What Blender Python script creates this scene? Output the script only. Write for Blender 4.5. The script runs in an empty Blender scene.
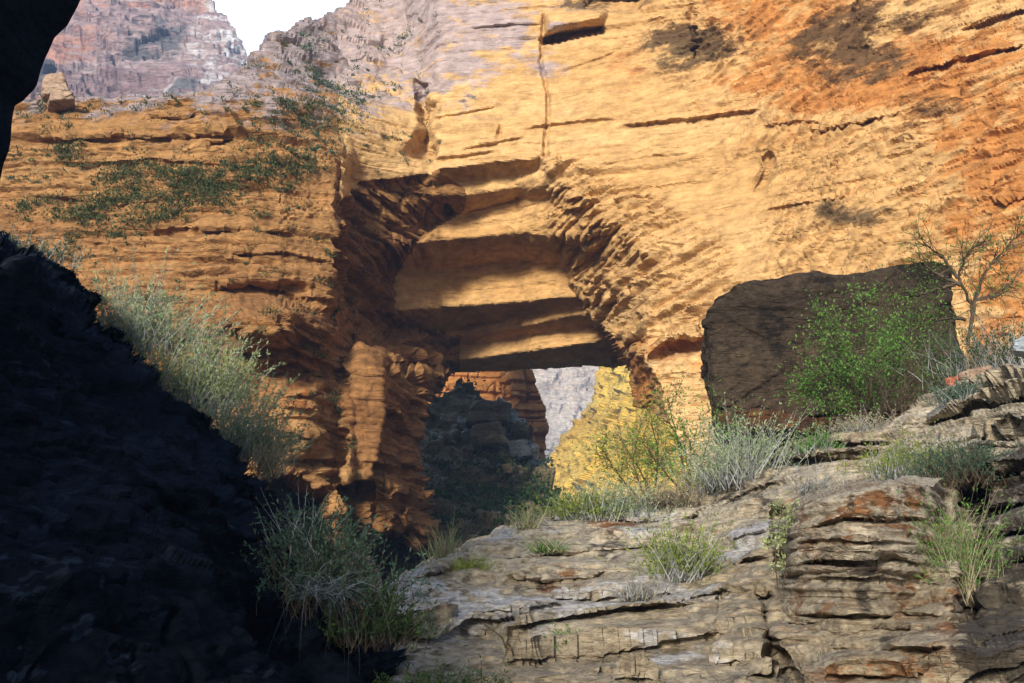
import bpy, math, random
import numpy as np
from mathutils import Vector

random.seed(7)
RNG = np.random.default_rng(11)
scene = bpy.context.scene
COL = scene.collection

# ------------------------------------------------------------------ camera geometry
W, H, F = 1024.0, 683.0, 1100.0
TH = math.radians(13.0)
ST, CT = math.sin(TH), math.cos(TH)

def unproj(u, v, Y):
    """world point seen at pixel (u, v) that lies Y metres in front of the camera"""
    u = np.asarray(u, float); v = np.asarray(v, float); Y = np.asarray(Y, float)
    a = (u - W / 2) / F; b = (H / 2 - v) / F
    t = Y / (CT - b * ST)
    return np.stack([a * t, Y + 0 * a * t, (ST + CT * b) * t], -1)

def slope(v):
    b = (H / 2 - np.asarray(v, float)) / F
    return (ST + CT * b) / (CT - b * ST)

def P1(u, v, Y):
    return Vector(unproj(u, v, Y).tolist())

# ------------------------------------------------------------------ numpy noise
def hsh(i, j, k, seed):
    i = i.astype(np.int64).astype(np.uint32); j = j.astype(np.int64).astype(np.uint32); k = k.astype(np.int64).astype(np.uint32)
    h = i * np.uint32(374761393) + j * np.uint32(668265263) + k * np.uint32(2246822519) + np.uint32((seed * 3266489917) & 0xffffffff)
    h ^= h >> np.uint32(13); h *= np.uint32(1274126177); h ^= h >> np.uint32(16)
    h *= np.uint32(2654435769); h ^= h >> np.uint32(15)
    return h.astype(np.float64) / 4294967295.0

def vn(x, y, z, seed=0):
    xi, yi, zi = np.floor(x), np.floor(y), np.floor(z)
    fx, fy, fz = x - xi, y - yi, z - zi
    fx = fx * fx * fx * (fx * (fx * 6 - 15) + 10); fy = fy * fy * fy * (fy * (fy * 6 - 15) + 10); fz = fz * fz * fz * (fz * (fz * 6 - 15) + 10)
    r = 0
    for dx in (0, 1):
        for dy in (0, 1):
            for dz in (0, 1):
                w = (fx if dx else 1 - fx) * (fy if dy else 1 - fy) * (fz if dz else 1 - fz)
                r = r + w * hsh(xi + dx, yi + dy, zi + dz, seed)
    return r * 2 - 1

def fbm(P, s, oct=4, seed=0, sz=None, gain=0.5):
    """fractal noise of the world point; s = size of the largest feature in m (sz: its height)"""
    sz = sz or s
    r = 0; a = 1.0; f = 1.0; tot = 0
    for o in range(oct):
        r = r + a * vn(P[..., 0] / s * f + 17.3 * o, P[..., 1] / s * f - 9.1 * o, P[..., 2] / sz * f + 5.7 * o, seed + o)
        tot += a; a *= gain; f *= 2.03
    return r / tot

def sstep(a, b, x):
    t = np.clip((x - a) / (b - a), 0, 1)
    return t * t * (3 - 2 * t)

def strata(P, t, L, seed, dip=(0.0, 0.0), wob=0.35, cut=0.12, jt=0.3):
    """layered rock: every bed of thickness ~t is broken in blocks ~L long that stand out differently; about -0.6 .. 0.6"""
    z = P[..., 2] + dip[0] * P[..., 0] + dip[1] * P[..., 1]
    z = z / t + wob * fbm(P, 5 * t + L, 3, seed + 50)
    z = z + 0.45 * vn(z * 0.6, z * 0 + seed, z * 0, seed + 3)
    k = np.floor(z); f = z - k
    hk = hsh(k, k * 0 + 1, k * 0 + 2, seed)
    xl = (P[..., 0] + 0.6 * P[..., 1]) / (L * (0.5 + 1.2 * hk)) + 13 * hk + 0.5 * fbm(P, L, 2, seed + 60)
    xi = np.floor(xl); fx = xl - xi
    r = hsh(k, xi, k * 0 + 5, seed)
    tone = 0.45 * hk + 0.55 * r - 0.5
    groove = -0.45 * (1 - sstep(0, cut, f))
    back = -0.25 * sstep(0.55, 1.0, f)
    joint = -jt * (1 - sstep(0, 0.05, np.minimum(fx, 1 - fx))) * (r > 0.45)
    return tone + groove + back + joint

def flakes(P, T, tilt, seed, warp=0.9):
    """overhanging scales: the lower edge of each stands out, it tapers off upwards; 0 .. 1"""
    q = (P[..., 2] - tilt * (P[..., 0] + 0.4 * P[..., 1])) / T + warp * fbm(P, 2.6 * T, 4, seed, sz=1.5 * T)
    k = np.floor(q); f = q - k
    xl = P[..., 0] / (2.2 * T) + 7 * hsh(k, k * 0, k * 0, seed + 9) + 0.6 * fbm(P, 2 * T, 2, seed + 4)
    r = hsh(k, np.floor(xl), k * 0, seed + 2)
    return (1 - f) ** 2.5 * np.clip(r - 0.35, 0, 1) * 1.5 * sstep(0, 0.1, f)

def craggy(P, s, seed):
    """angular blocks: every jittered cell is a facet with its own height and tilt"""
    x, y, z = P[..., 0] / s, P[..., 1] / s, P[..., 2] / s * 1.5
    xi, yi, zi = np.floor(x), np.floor(y), np.floor(z)
    best = np.full(x.shape, 9.0); val = np.zeros(x.shape)
    for dx in (-1, 0, 1):
        for dy in (-1, 0, 1):
            for dz in (-1, 0, 1):
                i, j, k = xi + dx, yi + dy, zi + dz
                ox = x - i - hsh(i, j, k, seed); oy = y - j - hsh(i, j, k, seed + 1); oz = z - k - hsh(i, j, k, seed + 2)
                d = ox * ox + oy * oy + oz * oz
                m = d < best; best = np.where(m, d, best)
                h = hsh(i, j, k, seed + 3)
                val = np.where(m, 0.75 * (h - 0.5) + 0.9 * (hsh(i, j, k, seed + 4) - 0.5) * ox + 0.6 * (hsh(i, j, k, seed + 5) - 0.5) * oy + 1.1 * (hsh(i, j, k, seed + 6) - 0.65) * oz, val)
    return val

def fll_(P):
    return flakes(P, 0.8, -0.25, 63, 0.8)

def inside(U, V, poly):
    r = np.zeros(U.shape, bool); n = len(poly)
    for i in range(n):
        x1, y1 = poly[i]; x2, y2 = poly[(i + 1) % n]
        if y1 == y2: continue
        c = ((y1 > V) != (y2 > V)) & (U < (x2 - x1) * (V - y1) / (y2 - y1) + x1)
        r ^= c
    return r

def pdist(U, V, poly):
    """signed pixel distance to a polygon, positive inside"""
    d = np.full(U.shape, 1e9); n = len(poly)
    for i in range(n):
        x1, y1 = poly[i]; x2, y2 = poly[(i + 1) % n]
        l2 = (x2 - x1) ** 2 + (y2 - y1) ** 2 + 1e-9
        t = np.clip(((U - x1) * (x2 - x1) + (V - y1) * (y2 - y1)) / l2, 0, 1)
        d = np.minimum(d, np.hypot(U - x1 - t * (x2 - x1), V - y1 - t * (y2 - y1)))
    return np.where(inside(U, V, poly), d, -d)

def ip(x, pts):
    pts = sorted(pts)
    return np.interp(x, [p[0] for p in pts], [p[1] for p in pts])

def bedding(U, V, lines, jit):
    """traced bedding planes: a lip standing out above each line, an undercut below it"""
    D = np.zeros(U.shape)
    for pts, w, lip, cut in lines:
        us = [p[0] for p in pts]
        L = ip(U, pts) + jit
        s = V - L
        end = sstep(min(us) - 2, min(us) + 10, U + 4 * jit) * (1 - sstep(max(us) - 10, max(us) + 2, U + 4 * jit))
        m = (np.abs(s) < 8 * w) & (end > 0)
        d = np.where(s < 0, -lip * np.exp(s / (2.2 * w)), np.where(s < w, cut * (1 - s / w) ** 0.7, 0))
        D += np.where(m, d * end, 0)
    return D

def cracks(U, V, lines, jit):
    D = np.zeros(U.shape)
    for pts, w, cut in lines:
        vs = [p[1] for p in pts]
        L = ip(V, [(p[1], p[0]) for p in pts]) + jit
        end = sstep(min(vs) - 2, min(vs) + 8, V) * (1 - sstep(max(vs) - 8, max(vs) + 2, V))
        D += cut * np.clip(1 - np.abs(U - L) / w, 0, 1) * end
    return D

def blob(U, V, u, v, ru, rv, p=1):
    return np.exp(-((((U - u) / ru) ** 2 + ((V - v) / rv) ** 2) ** p))

# ------------------------------------------------------------------ object helpers
def tag(o, label=None, cat=None, group=None, kind=None):
    if label: o['label'] = label
    if cat: o['category'] = cat
    if group: o['group'] = group
    if kind: o['kind'] = kind
    return o

def empty(name, loc, label, cat, group=None):
    o = bpy.data.objects.new(name, None); COL.objects.link(o); o.location = loc
    o.empty_display_size = 0.2
    return tag(o, label, cat, group)

def mesh_obj(name, verts, faces, mat, parent=None, loc=None, smooth=False, colors=None):
    """verts (n,3) world; faces (m,4) or (m,3) array, or list"""
    verts = np.asarray(verts, float)
    org = np.array(parent.location if parent else (loc if loc is not None else (0, 0, 0)), float)
    me = bpy.data.meshes.new(name)
    if isinstance(faces, np.ndarray):
        n, k = faces.shape
        me.vertices.add(len(verts)); me.vertices.foreach_set('co', (verts - org).astype(np.float32).ravel())
        me.loops.add(n * k); me.loops.foreach_set('vertex_index', faces.astype(np.int32).ravel())
        me.polygons.add(n); me.polygons.foreach_set('loop_start', (np.arange(n) * k).astype(np.int32))
        me.polygons.foreach_set('use_smooth', np.full(n, smooth))
        me.update(calc_edges=True)
        me.validate()
    else:
        me.from_pydata((verts - org).tolist(), [], faces); me.update()
    if colors is not None:
        at = me.attributes.new('zones', 'FLOAT_COLOR', 'POINT')
        at.data.foreach_set('color', colors.astype(np.float32).ravel())
    o = bpy.data.objects.new(name, me); COL.objects.link(o)
    me.materials.append(mat)
    if parent: o.parent = parent
    else: o.location = org
    return o

def soft(A):
    for ax in (0, 1):
        n = A.shape[ax]; pad = np.concatenate([A.take([0], ax), A, A.take([-1], ax)], ax)
        A = (pad.take(range(0, n), ax) + 2 * A + pad.take(range(2, n + 2), ax)) / 4
    return A

class Sheet:
    """a rock face as a dense relief: a grid of world points, pushed along its own normals"""
    def __init__(s, u0, u1, v0, v1, step):
        nu = int((u1 - u0) / step) + 1; nv = int((v1 - v0) / step) + 1
        s.U, s.V = np.meshgrid(np.linspace(u0, u1, nu), np.linspace(v0, v1, nv))
    def base(s, Y):
        Y = soft(Y); s.Y = Y; s.P = unproj(s.U, s.V, Y)
    def normals(s, blur=2):
        Q = s.P.copy()
        for _ in range(blur):
            for ax in (0, 1):
                pad = np.concatenate([Q.take([0], ax), Q, Q.take([-1], ax)], ax)
                n = Q.shape[ax]
                Q = (pad.take(range(0, n), ax) + 2 * Q + pad.take(range(2, n + 2), ax)) / 4
        du = np.gradient(Q, axis=1); dv = np.gradient(Q, axis=0)
        N = np.cross(du, dv)
        N /= np.linalg.norm(N, axis=-1, keepdims=True) + 1e-12
        view = s.P / np.linalg.norm(s.P, axis=-1, keepdims=True)
        flip = np.sign((N * view).sum(-1, keepdims=True)); flip[flip == 0] = 1
        N = -N * flip
        N = N - 0.25 * view                      # keep the push partly towards the open side
        return N / np.linalg.norm(N, axis=-1, keepdims=True)
    def push(s, D, blur=3):
        N = s.normals(blur); D = 0.5 * D + 0.5 * soft(D)
        s.P = s.P + N * D[..., None]
    def emit(s, name, keep, mat, parent=None, zones=None, thick=0, loc=None, sharp=38):
        """keep: bool per grid point; a cell stays when its first corner is kept. thick: depth of the sides behind the open border"""
        nv, nu = s.U.shape
        idx = np.arange(nv * nu).reshape(nv, nu)
        q = np.stack([idx[:-1, :-1], idx[1:, :-1], idx[1:, 1:], idx[:-1, 1:]], -1)[keep[:-1, :-1]]
        if not len(q): return None
        used, inv = np.unique(q.ravel(), return_inverse=True)
        q = inv.reshape(-1, 4)
        V = s.P.reshape(-1, 3)[used]
        Z = zones.reshape(-1, 4)[used] if zones is not None else None
        if thick:
            e = np.concatenate([q[:, [0, 1]], q[:, [1, 2]], q[:, [2, 3]], q[:, [3, 0]]])
            key = np.sort(e, 1); key = key[:, 0] * len(used) + key[:, 1]
            uq, first, cnt = np.unique(key, return_index=True, return_counts=True)
            be = e[first[cnt == 1]]
            bv, binv = np.unique(be.ravel(), return_inverse=True); be2 = binv.reshape(-1, 2)
            prev = V[bv]; base = len(V); rings = [bv]
            for k in range(1, 4):
                d = prev.copy(); d /= np.linalg.norm(d, axis=1, keepdims=True)
                nxt = V[bv] + d * thick * k / 3 + np.stack([fbm(V[bv] + 31 * k, thick / 2, 2, 3)] * 3, 1) * 0.02 * thick
                V = np.concatenate([V, nxt]); rings.append(np.arange(base, base + len(bv))); base += len(bv)
                if Z is not None: Z = np.concatenate([Z, Z[bv]])
                V0 = V
                a, b = rings[-2], rings[-1]
                q = np.concatenate([q, np.stack([a[be2[:, 1]], a[be2[:, 0]], b[be2[:, 0]], b[be2[:, 1]]], 1)])
        o = mesh_obj(name, V, q, mat, parent, loc, True, Z)
        o.data.set_sharp_from_angle(angle=math.radians(sharp))
        return o

# ------------------------------------------------------------------ materials
def new_mat(name):
    m = bpy.data.materials.new(name); m.use_nodes = True
    nt = m.node_tree; nt.nodes.clear()
    out = nt.nodes.new('ShaderNodeOutputMaterial'); bs = nt.nodes.new('ShaderNodeBsdfPrincipled')
    nt.links.new(bs.outputs[0], out.inputs[0])
    return m, nt, bs

def rock_mat(name, c, stain_shade, warm, grey, fine=1.0, bump=0.5, rough=0.95, spec=0.2, band=1.0, contrast=1.0, aniso=1.0, crack=0.3):
    """c: three base colours in beds; stain/warm/grey: colours of the varnish and painted shade, iron, weathered and painted haze zones; fine: metres of the finest grain"""
    m, nt, bs = new_mat(name); N = nt.nodes.new; L = nt.links.new
    tc = N('ShaderNodeTexCoord')
    def mapped(sx, sz):
        mp = N('ShaderNodeMapping'); mp.inputs['Scale'].default_value = (sx, sx, sz); L(tc.outputs['Object'], mp.inputs[0]); return mp.outputs[0]
    def noise(vec, scale, det, rough_=0.6, dist=0.0):
        n = N('ShaderNodeTexNoise'); n.inputs['Scale'].default_value = scale; n.inputs['Detail'].default_value = det
        n.inputs['Roughness'].default_value = rough_; n.inputs['Distortion'].default_value = dist; L(vec, n.inputs['Vector']); return n.outputs['Fac']
    def ramp(fac, stops):
        r = N('ShaderNodeValToRGB'); e = r.color_ramp.elements
        while len(e) < len(stops): e.new(0.5)
        for el, (p, col) in zip(e, stops): el.position = p; el.color = (*col, 1)
        L(fac, r.inputs[0]); return r.outputs[0]
    def mix(a, b, fac, mode='MIX'):
        x = N('ShaderNodeMix'); x.data_type = 'RGBA'; x.blend_type = mode
        for s, v in ((0, fac), (6, a), (7, b)):
            if isinstance(v, (int, float)): x.inputs[s].default_value = v
            elif isinstance(v, tuple): x.inputs[s].default_value = (*v, 1)
            else: L(v, x.inputs[s])
        return x.outputs[2]
    def math_(op, a, b):
        x = N('ShaderNodeMath'); x.operation = op
        for s, v in ((0, a), (1, b)):
            if isinstance(v, (int, float)): x.inputs[s].default_value = v
            else: L(v, x.inputs[s])
        return x.outputs[0]
    g = 1.0 / fine
    beds = noise(mapped(0.05 * g * 0.25, 0.3 * g * band * 0.25), 1.0, 6, 0.65, 0.4)
    blot = noise(mapped(0.1 * g * 0.25, 0.16 * g * 0.25), 1.0, 5, 0.6)
    col = ramp(beds, [(0.34, c[0]), (0.5, c[1]), (0.66, c[2])])
    col = mix(col, ramp(blot, [(0.35, c[0]), (0.7, c[2])]), 0.35)
    at = N('ShaderNodeAttribute'); at.attribute_name = 'zones'
    sep = N('ShaderNodeSeparateColor'); L(at.outputs['Color'], sep.inputs[0])
    edge = noise(mapped(0.4 * g, 0.9 * g), 1.0, 7, 0.72)
    def zone(ch):
        a = math_('ADD', sep.outputs[ch], math_('MULTIPLY', math_('SUBTRACT', edge, 0.5), 4.5))
        r = N('ShaderNodeMapRange'); r.interpolation_type = 'SMOOTHSTEP'
        r.inputs['From Min'].default_value = 0.22; r.inputs['From Max'].default_value = 0.78; L(a, r.inputs[0])
        return math_('MULTIPLY', r.outputs[0], math_('MINIMUM', math_('MULTIPLY', sep.outputs[ch], 3.0), 1.0))
    col = mix(col, warm, zone(1)); col = mix(col, grey, zone(2)); col = mix(col, stain_shade, math_('MULTIPLY', zone(0), 0.85))
    grain = noise(mapped(1.2 * g, 2.2 * g), 1.0, 8, 0.72)
    lo = max(0.0, 1 - 0.55 * contrast); hi = 1 + 0.35 * contrast
    col = mix(col, ramp(grain, [(0.3, (lo, lo, lo)), (0.68, (hi, hi, hi))]), 1.0, 'MULTIPLY')
    streak = noise(mapped(0.35 * g * (1 + 8 * (1 - aniso)), 3.2 * g), 1.0, 5, 0.7, 0.3)
    col = mix(col, ramp(streak, [(0.32, (0.45, 0.38, 0.33)), (0.5, (1, 1, 1))]), 0.55 * contrast, 'MULTIPLY')
    L(col, bs.inputs['Base Color'])
    bs.inputs['Roughness'].default_value = rough; bs.inputs['Specular IOR Level'].default_value = spec
    hgt = math_('ADD', math_('MULTIPLY', noise(mapped(0.7 * g * (1 + 3 * (1 - aniso)), 3.0 * g), 1.0, 7, 0.68, 0.2), 1.0), math_('MULTIPLY', noise(mapped(3.5 * g, 5.0 * g), 1.0, 6, 0.7), 0.45))
    cn = noise(mapped(0.22 * g, 1.0 * g * band), 1.0, 4, 0.55, 0.6)
    hgt = math_('ADD', hgt, math_('MULTIPLY', math_('MINIMUM', math_('MULTIPLY', math_('ABSOLUTE', math_('SUBTRACT', cn, 0.5), 0), 22.0), 1.0), crack))
    b = N('ShaderNodeBump'); b.inputs['Strength'].default_value = bump; b.inputs['Distance'].default_value = 0.35 * fine
    L(hgt, b.inputs['Height']); L(b.outputs[0], bs.inputs['Normal'])
    return m

def leaf_mat(name, c0, c1, c2, trans=0.25):
    m, nt, bs = new_mat(name); N = nt.nodes.new; L = nt.links.new
    ge = N('ShaderNodeNewGeometry'); r = N('ShaderNodeValToRGB'); e = r.color_ramp.elements
    e.new(0.5)
    for el, (p, c) in zip(e, ((0.0, c0), (0.5, c1), (1.0, c2))): el.position = p; el.color = (*c, 1)
    L(ge.outputs['Random Per Island'], r.inputs[0]); L(r.outputs[0], bs.inputs['Base Color'])
    bs.inputs['Roughness'].default_value = 0.7; bs.inputs['Specular IOR Level'].default_value = 0.15
    out = [n for n in nt.nodes if n.type == 'OUTPUT_MATERIAL'][0]
    t = N('ShaderNodeBsdfTranslucent'); L(r.outputs[0], t.inputs[0])
    mx = N('ShaderNodeMixShader'); mx.inputs[0].default_value = trans
    L(bs.outputs[0], mx.inputs[1]); L(t.outputs[0], mx.inputs[2]); L(mx.outputs[0], out.inputs[0])
    return m

M = {}
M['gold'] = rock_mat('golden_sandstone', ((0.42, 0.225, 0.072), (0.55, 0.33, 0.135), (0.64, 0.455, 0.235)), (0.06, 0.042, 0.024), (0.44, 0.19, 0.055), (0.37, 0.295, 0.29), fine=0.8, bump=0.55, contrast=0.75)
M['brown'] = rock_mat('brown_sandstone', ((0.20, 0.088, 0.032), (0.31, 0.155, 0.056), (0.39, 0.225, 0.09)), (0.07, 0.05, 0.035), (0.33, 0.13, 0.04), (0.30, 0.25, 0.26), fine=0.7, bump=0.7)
M['lime'] = rock_mat('grey_limestone', ((0.19, 0.142, 0.088), (0.33, 0.275, 0.19), (0.48, 0.425, 0.33)), (0.025, 0.021, 0.018), (0.19, 0.088, 0.036), (0.40, 0.385, 0.37), fine=0.16, bump=0.75, contrast=1.3)
M['dark'] = rock_mat('shade_black_rock', ((0.004, 0.006, 0.0095), (0.010, 0.0145, 0.022), (0.024, 0.033, 0.05)), (0.002, 0.003, 0.004), (0.05, 0.04, 0.03), (0.024, 0.034, 0.052), fine=0.14, bump=0.7, rough=0.9, spec=0.0)  # near-black base colour carries the deep shade, bluish grey the glints
M['varnish'] = rock_mat('varnished_boulder', ((0.03, 0.021, 0.014), (0.065, 0.046, 0.03), (0.125, 0.09, 0.06)), (0.014, 0.011, 0.009), (0.14, 0.06, 0.025), (0.10, 0.08, 0.06), fine=0.3, bump=0.9, rough=0.9, aniso=0.0, contrast=1.3)
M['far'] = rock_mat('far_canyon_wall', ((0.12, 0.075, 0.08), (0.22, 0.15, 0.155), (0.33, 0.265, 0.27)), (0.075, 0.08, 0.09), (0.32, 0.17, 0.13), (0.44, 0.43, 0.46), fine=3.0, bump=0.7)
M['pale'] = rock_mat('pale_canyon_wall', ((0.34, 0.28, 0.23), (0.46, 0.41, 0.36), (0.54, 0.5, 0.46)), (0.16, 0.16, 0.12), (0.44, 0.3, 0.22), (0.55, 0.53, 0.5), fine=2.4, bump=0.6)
M['yellow'] = rock_mat('yellow_scree', ((0.42, 0.26, 0.035), (0.60, 0.40, 0.06), (0.66, 0.48, 0.11)), (0.12, 0.11, 0.03), (0.44, 0.22, 0.04), (0.5, 0.45, 0.25), fine=0.9, bump=0.7)
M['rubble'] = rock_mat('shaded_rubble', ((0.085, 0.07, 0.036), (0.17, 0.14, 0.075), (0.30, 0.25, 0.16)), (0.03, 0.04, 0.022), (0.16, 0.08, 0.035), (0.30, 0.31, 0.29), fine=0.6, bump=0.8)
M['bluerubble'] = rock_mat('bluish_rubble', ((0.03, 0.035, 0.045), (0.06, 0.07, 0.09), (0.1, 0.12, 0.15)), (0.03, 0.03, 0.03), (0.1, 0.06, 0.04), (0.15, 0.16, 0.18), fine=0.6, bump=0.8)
M['ground'] = rock_mat('gravel_floor', ((0.04, 0.033, 0.024), (0.065, 0.055, 0.04), (0.1, 0.085, 0.065)), (0.05, 0.05, 0.03), (0.2, 0.12, 0.06), (0.3, 0.28, 0.25), fine=0.2, bump=0.6)
M['redrock'] = rock_mat('red_rock', ((0.25, 0.06, 0.03), (0.36, 0.11, 0.06), (0.42, 0.2, 0.13)), (0.1, 0.05, 0.04), (0.3, 0.1, 0.05), (0.4, 0.3, 0.25), fine=0.1, bump=0.6)
M['bluerock'] = rock_mat('pale_rock', ((0.2, 0.23, 0.27), (0.3, 0.34, 0.38), (0.42, 0.45, 0.48)), (0.1, 0.1, 0.1), (0.3, 0.25, 0.2), (0.5, 0.5, 0.5), fine=0.1, bump=0.6)
M['tanrock'] = rock_mat('tan_rock', ((0.26, 0.16, 0.11), (0.36, 0.25, 0.18), (0.46, 0.37, 0.29)), (0.1, 0.07, 0.05), (0.4, 0.2, 0.1), (0.5, 0.45, 0.4), fine=0.3, bump=0.6)

M['sage'] = leaf_mat('sage_leaves', (0.15, 0.205, 0.10), (0.25, 0.32, 0.165), (0.38, 0.44, 0.28))
M['palegreen'] = leaf_mat('pale_green_leaves', (0.18, 0.23, 0.085), (0.28, 0.34, 0.14), (0.40, 0.44, 0.23))
M['green'] = leaf_mat('green_leaves', (0.045, 0.12, 0.02), (0.085, 0.20, 0.035), (0.16, 0.29, 0.06))
M['yellowgreen'] = leaf_mat('yellow_green_leaves', (0.11, 0.16, 0.02), (0.18, 0.24, 0.035), (0.28, 0.32, 0.07))
M['bluegreen'] = leaf_mat('blue_green_leaves', (0.03, 0.065, 0.04), (0.055, 0.105, 0.065), (0.09, 0.15, 0.10))
M['olive'] = leaf_mat('olive_scrub', (0.045, 0.06, 0.02), (0.075, 0.095, 0.034), (0.12, 0.13, 0.06))
M['deep'] = leaf_mat('deep_green_leaves', (0.018, 0.04, 0.014), (0.035, 0.07, 0.022), (0.06, 0.11, 0.035))
M['straw'] = leaf_mat('dry_grass', (0.22, 0.18, 0.10), (0.34, 0.29, 0.18), (0.46, 0.42, 0.30))
M['greytwig'] = leaf_mat('dead_grey_twigs', (0.16, 0.16, 0.155), (0.26, 0.265, 0.26), (0.40, 0.41, 0.41), 0.05)
M['bluetwig'] = leaf_mat('dead_blue_grey_grass', (0.05, 0.06, 0.07), (0.09, 0.105, 0.12), (0.15, 0.17, 0.19), 0.05)
M['bark'] = leaf_mat('brown_bark', (0.035, 0.025, 0.016), (0.06, 0.043, 0.028), (0.10, 0.075, 0.052), 0.0)

# ------------------------------------------------------------------ main cliff with the natural bridge
LIP = [None,
    [(330, 206), (360, 183), (430, 172), (441, 166), (541, 158), (560, 160)],
    [(440, 197), (465, 194), (515, 186), (560, 181)],
    [(400, 247), (420, 243), (515, 232), (559, 235), (640, 238)],
    [(390, 311), (460, 305), (580, 297), (640, 292)],
    [(395, 343), (460, 338), (582, 314), (640, 304)],
    [(440, 361), (464, 359), (605, 340), (640, 336)]]
BOT = [None,
    [(430, 185), (468, 181), (517, 174), (541, 165), (560, 164)],
    [(440, 214), (465, 212), (513, 200), (560, 194)],
    [(400, 273), (517, 262), (561, 264), (640, 266)],
    [(395, 336), (460, 329), (582, 306), (640, 297)],
    [(440, 349), (452, 347), (582, 326), (640, 318)],
    [(440, 373), (464, 371), (620, 367), (640, 366)]]
ROWS = [  # v, outer left, inner left, inner right, outer right
    (156, 436, 440, 541, 546), (172, 402, 440, 541, 556), (181, 364, 455, 517, 562), (190, 350, 464, 515, 572), (200, 342, 466, 514, 585),
    (212, 338, 462, 514, 600), (225, 335, 440, 516, 620), (232, 334, 430, 540, 630), (236, 334, 425, 557, 636), (243, 333, 418, 559, 642),
    (264, 334, 404, 561, 656), (273, 335, 400, 563, 660), (298, 340, 390, 579, 654), (312, 346, 391, 588, 648), (328, 352, 396, 600, 644),
    (340, 358, 444, 608, 640), (352, 364, 452, 614, 640), (369, 372, 456, 622, 644), (385, 380, 441, 625, 656), (410, 388, 425, 629, 664), (440, 390, 421, 630, 668), (480, 392, 425, 630, 670), (520, 394, 437, 630, 670), (560, 396, 441, 630, 670), (620, 396, 441, 630, 670)]

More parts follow.
